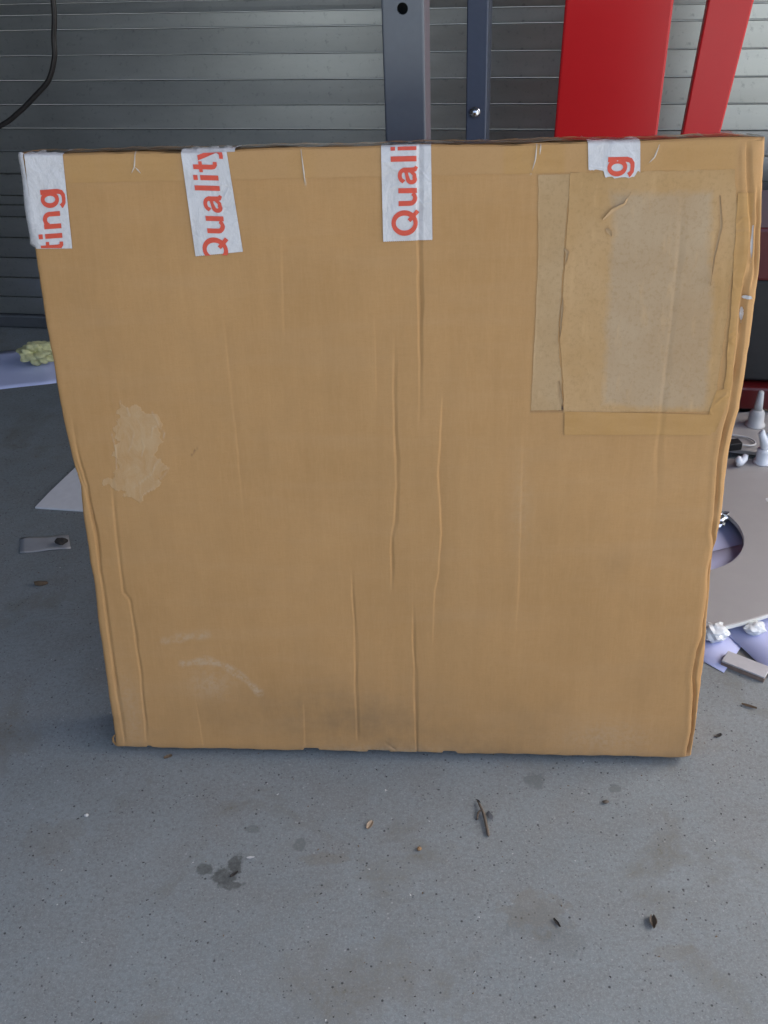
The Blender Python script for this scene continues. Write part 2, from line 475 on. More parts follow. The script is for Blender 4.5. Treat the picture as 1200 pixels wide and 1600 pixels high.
bounds = sorted(set(round(b, 5) for b in bounds if b < 2.5))
cache = {}
for k, (a, b_) in enumerate(zip(bounds, bounds[1:])):
    tilt = .0024 if k % 2 else .0003
    key = (round(b_ - a, 4), tilt)
    if key not in cache: cache[key] = slat_mesh(b_ - a, tilt)
    o = bpy.data.objects.new('slat', cache[key]); link(o, sh); o.location = (0, 0, a)
bm = bmesh.new(); box_bm(bm, (0, .006, .0185), (2 * Wd, .03, .033), bevel=.004)
from_bm('bottom_rail', bm, M['galv_dark'], sh)

# ------------------------------------------------------------------ steel posts
def post(name, label, off, u, wx, dp, hgt, mat):
    e = empty(name, wallp(u, off, 0), (0, 0, WYAW))
    tag(e, label, 'post')
    return e
P1 = post('steel_post', 'thick grey square steel post with a round hole just behind the box', 1.0, .2363, .048, .05, 1.6, 'grey')
def tube_with_hole(wx, dp, z0, z1, holes, rad, seg=24, bev=.003):
    """square tube, front face at y=0, open round holes in the front face"""
    bm = bmesh.new()
    hw = wx / 2
    cuts = sorted(holes)
    # front face split into plates around each hole
    def quad(a, b, c, d): bm.faces.new([bm.verts.new(p) for p in (a, b, c, d)])
    zc = z0
    fw = hw - bev
    for h in cuts:
        za, zb = h - fw, h + fw
        quad((-fw, 0, zc), (fw, 0, zc), (fw, 0, za), (-fw, 0, za))
        # square ring to circle
        outer = []; inner = []
        for k in range(seg):
            t = 2 * math.pi * k / seg
            c_, s_ = math.cos(t), math.sin(t)
            m_ = max(abs(c_), abs(s_))
            outer.append(bm.verts.new((fw * c_ / m_, 0, h + fw * s_ / m_)))
            inner.append((bm.verts.new((rad * c_, 0, h + rad * s_)), bm.verts.new((rad * c_, .004, h + rad * s_))))
        for k in range(seg):
            j = (k + 1) % seg
            bm.faces.new((outer[k], outer[j], inner[j][0], inner[k][0]))
            bm.faces.new((inner[k][0], inner[j][0], inner[j][1], inner[k][1]))
        zc = zb
    quad((-fw, 0, zc), (fw, 0, zc), (fw, 0, z1), (-fw, 0, z1))
    # rounded corners and the other three sides
    loop = []
    for cx, cy, a0 in ((fw, bev, -90), (fw, dp - bev, 0), (-fw, dp - bev, 90), (-fw, bev, 180)):
        for j in range(5):
            t = R(a0 + 22.5 * j)
            loop.append((cx + bev * math.cos(t), cy + bev * math.sin(t)))
    lo = [bm.verts.new((x, y, z0)) for x, y in loop]; hi = [bm.verts.new((x, y, z1)) for x, y in loop]
    for k in range(len(loop) - 1):
        bm.faces.new((lo[k], lo[k + 1], hi[k + 1], hi[k]))
    bmesh.ops.remove_doubles(bm, verts=bm.verts, dist=1e-5)
    return bm
bm = tube_with_hole(.048, .05, 0.008, 1.7, [.8455, 1.0455, 1.2455, .6455, .4455], .0062)
from_bm('tube', bm, M['grey_paint'], P1)
bm = bmesh.new(); box_bm(bm, (0, .03, 1.0), (.036, .002, 1.3)); from_bm('hole_dark_sheet', bm, M['black'], P1)  # black sheet standing in for the unlit inside behind the holes
bm = bmesh.new(); box_bm(bm, (0, .03, .004), (.13, .13, .008), bevel=.0015); from_bm('base_plate', bm, M['grey_paint'], P1)

P2 = post('steel_post', 'narrow slate blue steel post with a chrome dome bolt, in front of the shutter', .35, .2636, .0365, .08, 1.6, 'blue')
bm = tube_with_hole(.0365, .085, 0.008, 1.7, [], .005)
from_bm('tube', bm, M['blue_paint'], P2)
bm = bmesh.new(); box_bm(bm, (0, .05, .004), (.12, .16, .008), bevel=.0015); from_bm('base_plate', bm, M['blue_paint'], P2)
bm = bmesh.new()
prof = [(.0098, .0), (.0098, .0012), (.0084, .0014), (.0084, .003)] + [(.0084 * math.cos(t), .003 + .006 * math.sin(t)) for t in np.linspace(.1, 1.5, 7)]
lathe_bm(bm, prof, 20)
bmesh.ops.rotate(bm, cent=(0, 0, 0), matrix=Matrix.Rotation(R(90), 3, 'X'), verts=bm.verts)
from_bm('dome_bolt', bm, M['chrome'], P2, True, loc=(-.0023, 0, .599))

# ------------------------------------------------------------------ red machine with its two upright panels
RM = empty('red_machine', wallp(.60, .33, 0), (0, 0, WYAW))
tag(RM, 'machine with two glossy red upright panels on a black base, right of the posts', 'machine')
def plate(name, quad, y, th, mat, bev=.004):
    bm = bmesh.new()
    f = [bm.verts.new((x, y, z)) for x, z in quad]; b_ = [bm.verts.new((x, y + th, z)) for x, z in quad]
    bm.faces.new(f); bm.faces.new(b_[::-1])
    for i in range(4):
        bm.faces.new((f[i], b_[i], b_[(i + 1) % 4], f[(i + 1) % 4]))
    bmesh.ops.bevel(bm, geom=list(bm.edges), offset=bev, segments=2, affect='EDGES', profile=.5)
    return from_bm(name, bm, mat, RM)
X = .60
# panel 1 tapers a touch; panel 2 leans
plate('upright_panel', [(.390 - X, .10), (.5745 - X, .10), (.5920 - X, 1.7), (.432 - X, 1.7)], -.02, .035, M['red'])
plate('upright_panel', [(.5895 - X, .10), (.635 - X, .10), (.8065 - X, 1.7), (.700 - X, 1.7)], -.02, .03, M['red'], .003)
bm = bmesh.new(); box_bm(bm, (.0 + .06, .13, .185), (.62, .22, .21), bevel=.006); from_bm('housing', bm, M['black'], RM)
bm = bmesh.new(); box_bm(bm, (.06, .125, .345), (.66, .25, .10), bevel=.006); from_bm('upper_rail', bm, M['red_shaded'], RM)
bm = bmesh.new(); box_bm(bm, (.06, .125, .05), (.66, .25, .05), bevel=.006); from_bm('lower_rail', bm, M['red_shaded'], RM)
for x in (-.24, .36):
    bm = bmesh.new(); box_bm(bm, (x, .125, .0125), (.06, .2, .025), bevel=.004); from_bm('foot', bm, M['black'], RM)

# ------------------------------------------------------------------ hanging cable
cb = [wallp(u, .6, z) for u, z in ((-.352, 1.6), (-.358, 1.25), (-.3625, .95), (-.3699, .817), (-.3815, .7631), (-.387, .7353), (-.4047, .7022), (-.434, .678), (-.4685, .6533), (-.5087, .6311), (-.60, .60), (-.75, .60), (-.9, .66))]
bm = bmesh.new(); tube_bm(bm, catmull(cb, 8), .0043, 12)
tag(from_bm('cable', bm, M['rubber'], None, True), 'black cable hanging in a curve in front of the shutter, upper left', 'cable')

# ------------------------------------------------------------------ cardboard box
# measured marks on the front face, millimetres (x from the middle, z from the bottom edge)
FACE = {
'c_main': [(37, 746), (36, 649), (36, 581), (36, 496), (34, 429)],
'c2': [(9, 567), (7, 467), (8, 375), (5, 333), (0, 310), (-1, 237)],
'c3': [(60, 489), (56, 390), (59, 318), (56, 268), (51, 242), (48, 152)],
'c4': [(-49, 276), (-48, 188), (-51, 15)],
'c5': [(24, 233), (25, 124), (26, 1)],
'c6': [(-106, 669), (-109, 610), (-112, 526)],
'c7': [(149, 481), (150, 375), (151, 260), (149, 144)],
'c8': [(-177, 597), (-173, 422), (-174, 300)],
'c9': [(-12, 581), (-12, 525), (-12, 467)],
'c10': [(-108, 649), (-47, 653), (3, 657)],
'c10b': [(36, 644), (106, 639)],
'c11': [(301, 703), (302, 632), (301, 578), (300, 509), (300, 453), (299, 421), (307, 294)],
'c12': [(-116, 93), (-120, 2)],
'c13': [(-257, 91), (-255, -1)],
'L1': [(-373, 430), (-367, 413), (-362, 381), (-357, 342), (-355, 310), (-357, 261), (-358, 202), (-360, 89), (-361, -4)],
'L1d': [(-361, 469), (-362, 422), (-359, 386), (-355, 310), (-357, 261)],
'L2': [(-324, 422), (-330, 315), (-332, 235), (-325, 223), (-325, 184), (-325, 109), (-329, 36), (-331, -3)],
'G1': [(374, 698), (376, 677), (379, 642), (382, 608), (380, 594)],
'G2': [(373, 642), (372, 604), (372, 586), (374, 535), (373, 470), (370, 449), (367, 409), (368, 376), (369, 343), (370, 315), (375, 292), (372, 270), (373, 230), (373, 178), (368, 157), (367, 124), (369, 106), (371, 92), (373, 39), (370, 2)],
'G0': [(358, 739), (366, 692), (372, 655), (376, 616), (373, 596)],
'T1': [(-368, 745), (-328, 744), (-332, 648), (-372, 648)],
'T2': [(-205, 744), (-158, 747), (-149, 642), (-200, 638)],
'T3': [(-1, 744), (49, 746), (50, 651), (-1, 650)],
'T4': [(204, 744), (255, 745), (257, 714), (206, 717)],
'T1flap': [(-368, 745), (-376, 744), (-378, 706), (-380, 674), (-380, 652), (-372, 648)],
'B3': [(355, 694), (373, 692), (378, 616), (373, 577), (375, 533), (374, 485), (364, 489), (361, 577), (358, 653)],
'B4': [(193, 465), (358, 458), (356, 436), (194, 438)],
'P1': [(157, 713), (190, 714), (187, 652), (186, 612), (185, 545), (192, 466), (158, 466), (159, 524), (159, 632)],
'P2': [(222, 701), (334, 700), (337, 693), (341, 630), (351, 584), (353, 522), (355, 473), (351, 459), (266, 462), (228, 466), (226, 523), (226, 605), (226, 657)],
'P3': [(190, 714), (349, 716), (357, 674), (358, 630), (358, 584), (358, 522), (357, 472), (352, 461), (266, 462), (194, 466), (186, 545), (187, 612)],
'S1': [(-302, 478), (-284, 473), (-267, 464), (-255, 449), (-264, 422), (-268, 410), (-257, 394), (-278, 370), (-294, 354), (-310, 362), (-318, 370), (-343, 374), (-342, 381), (-323, 386), (-317, 422), (-313, 453)],
'S2': [(-288, 168), (-261, 176), (-232, 180), (-232, 174), (-262, 167), (-285, 163)],
'arc': [(-269, 133), (-236, 139), (-212, 130), (-189, 111), (-174, 92)],
'ting': [(-341, 710), (-349, 648), (-363, 710)],
'Quality': [(-169, 749), (-165, 639), (-193, 734)],
'Quali': [(34, 655), (35, 744), (8, 733)],
'g': [(243, 730), (244, 710), (223, 711)],
'hole': [(191, 469)],
'spots': [(-228, 413), (-224, 419), (-211, 111)],
'notch': [(-121, 6), (-103, 6), (-37, 6), (-8, 6), (61, 1), (77, 1)],
'fold': [(-16, 16), (0, 4)],
'wr': [(-252, 744), (-255, 728), (-260, 720)],
'wr2': [(-254, 728), (-248, 721)],
'wr3': [(-82, 741), (-80, 716), (-79, 707)],
'wr4': [(154, 742), (153, 727), (149, 713)],
'wr5': [(158, 742), (157, 730)],
'wr6': [(274, 739), (270, 727), (263, 720)],
'whiteR': [(372, 586), (382, 589), (383, 582), (375, 580)],
'frayed': [(373, 536), (380, 543), (378, 522)],
'hband': [(123, 733), (348, 736), (351, 714), (124, 715)],
'sil_r': [(377, 743), (388, 616), (388, 522), (386, 465), (379, 406), (379, 343), (375, 278), (377, 245), (381, 130), (378, 0)],
'sil_l': [(-375, 744), (-375, 650), (-376, 572), (-374, 469), (-371, 422), (-366, 374), (-368, 342), (-369, 273), (-371, 202), (-373, 19), (-375, 0)],
}
BW, BH, BT = 0.75, 0.743, 0.075
BOX = empty('cardboard_box', (0.0031, 0.9005, 0.0133), (-0.17759, 0, -0.08077))
tag(BOX, 'large flat brown cardboard box leaning back on the concrete, patched with white printed tape', 'box')

def poly_dist(x, z, pts):
    """distance (mm) to a polyline and position 0..1 along it"""
    pts = np.array(pts, float)
    L = np.r_[0, np.cumsum(np.hypot(*np.diff(pts, axis=0).T))]
    best = np.full(x.shape, 1e9); pos = np.zeros(x.shape)
    for (a, b, l0, l1) in zip(pts[:-1], pts[1:], L[:-1], L[1:]):
        d = b - a; t = np.clip(((x - a[0]) * d[0] + (z - a[1]) * d[1]) / (d @ d), 0, 1)
        q = np.hypot(x - a[0] - t * d[0], z - a[1] - t * d[1])
        m = q < best; best = np.where(m, q, best); pos = np.where(m, (l0 + t * (l1 - l0)) / L[-1], pos)
    return best, pos

def inside(x, z, poly, fade):
    """0 outside the outline, rising to 1 at fade mm inside it"""
    P = np.array(poly, float); n = len(P); c = np.zeros(x.shape, bool)
    for i in range(n):
        a, b = P[i], P[(i + 1) % n]
        if a[1] == b[1]: continue
        c ^= ((a[1] > z) != (b[1] > z)) & (x < (b[0] - a[0]) * (z - a[1]) / (b[1] - a[1]) + a[0])
    q, t = poly_dist(x, z, list(poly) + [poly[0]])
    return np.where(c, np.clip(q / fade, 0, 1), 0.0)

_r = np.random.RandomState(5)
_waves = [(_r.uniform(.4, 1.6) / 100, _r.uniform(.2, 1.0) / 100, _r.uniform(0, 6.28), _r.uniform(.2, .55)) for _ in range(14)]
SR = np.array([(743, 2), (616, 12), (522, 12), (465, 10), (440, 6), (406, 4), (343, 4), (300, 2), (278, 0), (245, 1), (130, 5), (20, 3), (0, 3)][::-1], float)
SL = np.array([(744, 0), (560, -1), (469, 1), (425, 3), (400, 5), (374, 9), (355, 7), (342, 6.5), (273, 5.5), (255, 7), (202, 4), (80, 2.5), (19, 2), (0, 0)][::-1], float)
def kinks(z, step, seed):
    """irregular broken line, about -1..1"""
    r_ = np.random.RandomState(seed); n = int(760 / step) + 2
    zz = np.cumsum(r_.uniform(.4, 1.6, n)) * step - step
    return np.interp(z, zz, r_.uniform(-1, 1, n))
def unwarp(x, z):
    """board position whose bulged position is x"""
    sr = np.interp(z, SR[:, 0], SR[:, 1]); sl = np.interp(z, SL[:, 0], SL[:, 1])
    g = np.linspace(-375, 375, 3001)
    return float(np.interp(x, g + sr * sstep(352, 375, g) + sl * sstep(-340, -375, g), g))
def crease(name, A, w, f0=.12, f1=.25, kind='v', wob=.5, side=0.):
    P = [(unwarp(x, z), z) for x, z in FACE[name]] if name[0] in 'GL' else FACE[name]
    return (P, A, w, f0, f1, kind, wob, side)
CREASES = [
    crease('c_main', 3.90, 2.2, .0, .5, 'v', .3), crease('c2', 2.17, 1.7, .35, .12, 'v', .4), crease('c3', 2.55, 1.7, .12, .3, 's', .4),
    crease('c4', 1.91, 1.7, .25, .08, 'v'), crease('c5', 2.04, 1.7, .3, .0, 'v'), crease('c6', 1.12, 3.5, .3, .5, 's'),
    crease('c7', 0.98, 3, .3, .3, 's'), crease('c8', 0.84, 3, .3, .3, 's'), crease('c9', 0.70, 3, .3, .3, 's'),
    crease('c11', 1.12, 3.2, .2, .4, 'v'), crease('c12', 0.84, 2.5, .4, .0, 's'), crease('c13', 0.70, 2.5, .4, .0, 's'),
    crease('L1', 3.60, 2.3, .15, .1, 'v', .4), crease('L1d', 3.30, 2.2, .4, .3, 'v', .4), crease('L2', 2.80, 1.7, .35, .15, 'v', .4),
    crease('G1', 6.0, 2.2, .2, .2, 'g', .25), crease('G2', 6.5, 2.0, .12, .02, 'g', .3), crease('G0', 3.0, 2.2, .1, .2, 'g', .25),
]
HCREASES = [(FACE['c10'], .45, 1.4), (FACE['c10b'], .4, 1.4), ([(-16, 16), (0, 4)], 1.0, 1.3)]
RW = [[(-303, 478), (-296, 470), (-294, 462)], [(-268, 466), (-262, 452), (-270, 446), (-272, 436)], [(-292, 440), (-296, 428), (-302, 418)], [(-264, 410), (-272, 402), (-276, 392), (-292, 380), (-304, 372)],
      [(-256, 398), (-262, 390), (-270, 382)], [(-318, 440), (-316, 420), (-318, 398)], [(-284, 434), (-282, 424), (-286, 414)], [(-262, 448), (-256, 442), (-258, 436)], [(-276, 374), (-288, 366), (-296, 358)]]
for k, p in enumerate(RW):
    FACE['rw%d' % k] = p
for k in tuple('rw%d' % k for k in range(9)) + ('wr', 'wr2', 'wr3', 'wr4', 'wr5', 'wr6'):
    HCREASES.append((FACE[k], -.3 if k[0] == 'r' else -.8, .8))

def depth(x, z):
    """mm into the box at face point x,z (mm)"""
    d = np.zeros(x.shape)
    for kx, kz, ph, a in _waves:
        d += a * np.sin(kx * x * 6.28 * .35 + kz * z * 6.28 * .35 + ph)
    env = np.clip((1 - (np.abs(x) / 375) ** 4), 0, 1) * np.clip(1 - (np.abs(z - 371) / 371) ** 4, 0, 1)
    d = d * env * .8 - 2.5 * env
    for pts, A, w, f0, f1, kind, wob, side in CREASES:
        P = np.array(pts, float); o = np.argsort(P[:, 1]); zz, xx = P[o, 1], P[o, 0]
        lo, hi = zz[0], zz[-1]; L = hi - lo
        sd = int(abs(lo) * 7 + abs(hi) + abs(xx[0])) % 9973
        xc = np.interp(z, zz, xx) + wob * 1.3 * kinks(z, 22, sd) + wob * .5 * kinks(z, 7, sd + 1)
        e = np.ones(x.shape)
        # f0: fade at the top end, f1: fade at the bottom end
        e *= sstep(hi + 3, hi - max(f0 * L, 3), z) if f0 > 0 else (z <= hi + 3)
        e *= sstep(lo - 3, lo + max(f1 * L, 3), z) if f1 > 0 else (z >= lo - 3)
        dx = x - xc
        e = e * (.9 + .35 * kinks(z, 30, sd + 2) + .15 * kinks(z, 9, sd + 3))
        if kind == 'v':      # sharp fold: valley with a raised lip on its left
            wl = w * (1 + .35 * kinks(z, 28, sd + 4))
            tent = np.clip(1 - np.where(dx < 0, -dx / (1.25 * wl), dx / (2.2 * wl)), 0, 1)
            d += A * .62 * e * tent ** 1.15
        elif kind == 's':    # step: the right side sits deeper near the line
            d += A * e * np.where(dx > 0, np.exp(-dx / (7 * w)), np.exp(dx / (.3 * w)) * 1.0) * .6
        elif kind == 'g':    # deep groove by the corner, corner strip falling away
            d += A * .8 * e * np.clip(1 - np.where(dx < 0, -dx / (.55 * w), dx / (2.0 * w)), 0, 1) ** 1.1 - .5 * e * np.exp(-((dx + 4) / 2.5) ** 2)
    for pts, A, w in HCREASES:
        q, t = poly_dist(x, z, pts)
        d += A * np.exp(-(q / w) ** 2) * np.clip(np.minimum(t, 1 - t) * 6, 0, 1)
    # rounded board edges
    r = 3.2
    for e in (x + 375, 375 - x, z, 743 - z):
        q = np.clip(r - e, 0, r)
        d += r - np.sqrt(np.maximum(r * r - q * q, 0))
    # crushed right corner strip slopes back
    d += np.clip((x - 362) / 13, 0, 1) ** 2 * 4.5
    d += np.clip((-368 - x) / 7, 0, 1) ** 2 * 2.0
    return d

def warp(x, z):
    sr = np.interp(z, SR[:, 0], SR[:, 1]) + .8 * kinks(z, 26, 3) + .35 * kinks(z, 7, 4)
    sl = np.interp(z, SL[:, 0], SL[:, 1]) + .5 * kinks(z, 24, 5) + .25 * kinks(z, 7, 6)
    x2 = x + sr * sstep(352, 375, x) + sl * sstep(-340, -375, x)
    nz = np.zeros(x.shape)
    for a, b, hgt in ((-121, -103, 3.6), (-37, -10, 2.6), (61, 77, 2.8), (-330, -326, 2)):
        nz += hgt * sstep(a - 2.0, a, x) * sstep(b + 2.0, b, x)
    nz += .5 * np.sin(x * .05) + .35 * np.sin(x * .19 + 1)
    top = .5 * np.sin(x * .043) + .6 * np.sin(x * .017 + 2)
    z2 = z + nz * sstep(9, 0, z) + top * sstep(720, 743, z)
    return x2, z2
def PF(x, z, off=0.0):
    """face point in mm -> local metres, lifted off mm above the board"""
    x = np.asarray(x, float); z = np.asarray(z, float)
    d = depth(x, z) - off
    x2, z2 = warp(x, z)
    return x2 / 1000, d / 1000, z2 / 1000

xs = np.concatenate([np.linspace(-375, -371, 7)[:-1], np.linspace(-371, -300, 70)[:-1], np.linspace(-300, 340, 790)[:-1], np.linspace(340, 371, 56)[:-1], np.linspace(371, 375, 7)])
zs_ = np.concatenate([np.linspace(0, 10, 10)[:-1], np.linspace(10, 730, 270)[:-1], np.linspace(730, 743, 14)])
Xg, Zg = np.meshgrid(xs, zs_)
# wear painted as point values: dirt near the bottom, scuffs, small marks
dirt = .34 * sstep(130, 0, Zg) * (.55 + .45 * np.sin(Xg * .013 + 1)) + .35 * sstep(14, 0, Zg) + .18 * sstep(60, 0, Zg) * sstep(-250, 100, Xg)
for cx, cz, rx, rz, a in ((-60, 60, 90, 60, .4), (-200, 60, 80, 40, .25), (-320, 570, 30, 120, .12), (320, 120, 30, 40, .15), (265, 275, 16, 20, .2), (-270, 735, 60, 10, .5), (180, 60, 40, 30, .15), (-60, 730, 50, 12, .3)):
    dirt += a * np.exp(-((Xg - cx) / rx) ** 2 - ((Zg - cz) / rz) ** 2)
scuff = np.zeros(Xg.shape)
q, t = poly_dist(Xg, Zg, FACE['arc']); scuff += .55 * sstep(7.5, 2, q + 1.5 * np.sin(t * 17))
q, t = poly_dist(Xg, Zg, [(-288, 166), (-262, 172), (-232, 177)]); scuff += .4 * sstep(8, 2, q + 1.5 * np.sin(t * 13))
scuff += .35 * np.exp(-((Xg + 235) / 28) ** 2 - ((Zg - 105) / 22) ** 2) * 1.0
scuff += .3 * np.exp(-((Xg - 270) / 60) ** 2 - ((Zg - 30) / 25) ** 2)
scuff += .3 * np.exp(-((Xg - 150) / 14) ** 2 - ((Zg - 350) / 60) ** 2) * .5
scuff += .35 * np.exp(-((Xg + 20) / 90) ** 2 - (Zg / 12) ** 2) + .25 * np.exp(-((Xg + 345) / 14) ** 2 - ((Zg - 60) / 60) ** 2)
RW = [[(-303, 478), (-296, 470), (-294, 462)], [(-268, 466), (-262, 452), (-270, 446), (-272, 436)], [(-292, 440), (-296, 428), (-302, 418)], [(-264, 410), (-272, 402), (-276, 392), (-292, 380), (-304, 372)],
      [(-256, 398), (-262, 390), (-270, 382)], [(-318, 440), (-316, 420), (-318, 398)], [(-284, 434), (-282, 424), (-286, 414)], [(-262, 448), (-256, 442), (-258, 436)], [(-276, 374), (-288, 366), (-296, 358)]]
for k, p in enumerate(RW):
    FACE['rw%d' % k] = p
for k in tuple('rw%d' % k for k in range(9)) + ('wr', 'wr2', 'wr3', 'wr4', 'wr5', 'wr6'):
    q, t = poly_dist(Xg, Zg, FACE[k]); scuff += (.45 if k[0] == 'r' else .9) * sstep(1.4, .5, q)
scuff += .55 * sstep(3.2, 1.2, Zg) * (.6 + .4 * np.sin(Xg * .21))
mark = np.zeros(Xg.shape)
for (px, pz), rr in zip(FACE['spots'][:2], (2.2, 1.3)):
    mark += .6 * sstep(rr, rr * .4, np.hypot(Xg - px, (Zg - pz) * 1.4))
mark += .9 * sstep(3.5, 2.0, np.hypot(Xg - 190.5, Zg - 468.5))
q, t = poly_dist(Xg, Zg, [(-228, 413), (-219, 424)]); mark += .25 * sstep(1.0, .3, q)
q, t = poly_dist(Xg, Zg, [(315, 645), (352, 668)]); mark += .16 * sstep(2.0, .6, q)
q, t = poly_dist(Xg, Zg, [(157, 465.5), (192, 465)]); mark += .3 * sstep(1.2, .4, q)
px_, py_, pz_ = PF(Xg, Zg)
grid_mesh('front_panel', px_, py_, pz_, M['card'], BOX, True, {'dirt': np.clip(dirt, 0, 1), 'scuff': np.clip(scuff, 0, 1), 'mark': np.clip(mark, 0, 1), 'residue': inside(Xg + 3 * np.sin(Zg * .23) + 2 * np.sin(Zg * .61), Zg + 3 * np.sin(Xg * .27), FACE['S1'], 7)})

# side panels, back, bottom
def side(sgn):
    zz = zs_; ys = np.linspace(0, 1, 12)
    Zs, Ys = np.meshgrid(zz, ys, indexing='ij')
    xf, yf, zf = PF(np.full(zz.shape, 375.0 * sgn), zz)
    Xs = np.repeat(xf[:, None], 12, 1) + sgn * .0015 * np.sin(Ys * math.pi) * (1 + np.sin(Zs * .02))
    Yy = yf[:, None] + (BT - yf[:, None]) * Ys
    Zz = np.repeat(zf[:, None], 12, 1)
    if sgn < 0: Xs, Yy, Zz = Xs[:, ::-1], Yy[:, ::-1], Zz[:, ::-1]
    grid_mesh('side_panel', Xs, Yy, Zz, M['card'], BOX)
side(1); side(-1)
bm = bmesh.new(); box_bm(bm, (0, BT - .001, BH / 2), (BW - .002, .004, BH - .004)); from_bm('back_panel', bm, M['card'], BOX)
bm = bmesh.new(); box_bm(bm, (0, BT / 2 + .002, .0035), (BW - .004, BT - .006, .004)); from_bm('bottom_panel', bm, M['card'], BOX)
# top flaps meeting in a seam along the middle
def flap(y0, y1, sag, front):
    u = np.linspace(-373, 374, 220); v = np.linspace(0, 1, 9)
    U, V = np.meshgrid(u, v)
    Z = .7432 + .0006 * np.sin(U * .043) + .0004 * np.sin(U * .2) - sag * (V if front else 1 - V) ** 2
    Y = y0 + (y1 - y0) * V
    grid_mesh('top_flap', U / 1000, Y, Z, M['card'], BOX)
flap(.0032, .0370, .0012, True); flap(.0385, BT, .0012, False)

# --- layers stuck to the front
def quad_patch(name, quad, off, mat, parent, nx=50, nz=90, ends=None, seed=0):
    """quad (mm): top-left, top-right, bottom-right, bottom-left; ends: jagged bottom cut in mm"""
    tl, tr, br, bl = [np.array(p, float) for p in quad]
    s = np.linspace(0, 1, nx)[None, :]; t = np.linspace(0, 1, nz)[:, None]
    x = (tl[0] * (1 - s) + tr[0] * s) * (1 - t) + (bl[0] * (1 - s) + br[0] * s) * t
    z = (tl[1] * (1 - s) + tr[1] * s) * (1 - t) + (bl[1] * (1 - s) + br[1] * s) * t
    if ends is not None:
        z = z + ends[None, :] * t ** 6
    lift = np.zeros(x.shape) + off
    if ends is not None:
        rr = np.random.RandomState(int(abs(tl[0])) + 5)
        for _ in range(9):
            ax, az = rr.uniform(x.min(), x.max()), rr.uniform(z.min(), z.max()); an = rr.choice([0.35, -0.5, 2.6]) + rr.uniform(-.4, .4); ln = rr.uniform(8, 24)
            q, t_ = poly_dist(x, z, [(ax, az), (ax + ln * math.cos(an), az + ln * math.sin(an)), (ax + ln * 1.5 * math.cos(an + .3), az + ln * 1.5 * math.sin(an + .3))])
            lift = lift + .42 * rr.uniform(.5, 1) * np.exp(-(q / .8) ** 2) * np.clip(np.minimum(t_, 1 - t_) * 5, 0, 1)
    X_, Y_, Z_ = PF(x, z, lift)
    return grid_mesh(name, X_[::-1], Y_[::-1], Z_[::-1], mat, parent, True, {'amber': np.ones(X_.shape)})

def strip_patch(name, left, right, off, mat, parent, nx=60, dz=1.2, jit=(1.0, 1.0), endj=(1.0, 1.0), seed=0, curl=0.0, wrinkle=0.0, fade=2.0, grey=False, amber=None):
    """region between two x(z) outlines with torn edges"""
    l = np.array([(unwarp(x, z), z) for x, z in sorted(left, key=lambda p: p[1])]); r = np.array([(unwarp(x, z), z) for x, z in sorted(right, key=lambda p: p[1])])
    z0 = max(l[0, 1], r[0, 1]); z1 = min(l[-1, 1], r[-1, 1])
    n = max(4, int((z1 - z0) / dz)); zz = np.linspace(z0, z1, n)
    xl = np.interp(zz, l[:, 1], l[:, 0]) + jit[0] * fbm1(n, n / 9, seed)
    xr = np.interp(zz, r[:, 1], r[:, 0]) + jit[1] * fbm1(n, n / 9, seed + 1)
    s = np.linspace(0, 1, nx)
    x = xl[:, None] * (1 - s) + xr[:, None] * s
    z = np.repeat(zz[:, None], nx, 1)
    tt = np.linspace(0, 1, n)[:, None]
    z = z + endj[0] * fbm1(nx, nx / 6, seed + 2)[None, :] * sstep(.12, 0, tt) + endj[1] * fbm1(nx, nx / 6, seed + 3)[None, :] * sstep(.88, 1, tt)
    lift = np.zeros(x.shape) + off
    if curl:
        e = np.exp(-s / .03)[None, :] * (.5 + .5 * fbm1(n, n / 12, seed + 5)[:, None]) + np.exp(-(1 - s) / .03)[None, :] * (.5 + .5 * fbm1(n, n / 12, seed + 6)[:, None])
        lift = lift + curl * np.clip(e, 0, 2)
    if wrinkle:
        rr = np.random.RandomState(seed + 9)
        for _ in range(26):
            ax, az = rr.uniform(x.min(), x.max()), rr.uniform(z0, z1); an = rr.uniform(-.9, 1.2); ln = rr.uniform(6, 22)
            q, t = poly_dist(x, z, [(ax, az), (ax + ln * math.cos(an + 1.0), az + ln * math.sin(an + 1.0)), (ax + ln * 1.6 * math.cos(an + .6), az + ln * 1.6 * math.sin(an + .6))])
            lift = lift + wrinkle * rr.uniform(.4, 1) * np.exp(-(q / 1.1) ** 2) * np.clip(np.minimum(t, 1 - t) * 5, 0, 1)
    wid = np.maximum(xr - xl, .1)[:, None]
    ed = np.minimum(np.minimum(s[None, :] * wid, (1 - s[None, :]) * wid), np.minimum(tt * (z1 - z0), (1 - tt) * (z1 - z0))) / fade
    X_, Y_, Z_ = PF(x, z, lift)
    return grid_mesh(name, X_, Y_, Z_, mat, parent, True, {'edge': np.clip(ed, 0, 1), 'amber': np.ones(x.shape) if amber is None else np.interp(x, *amber), 'grey': inside(x, z, FACE['P2'], 16) if grey else np.zeros(x.shape)})

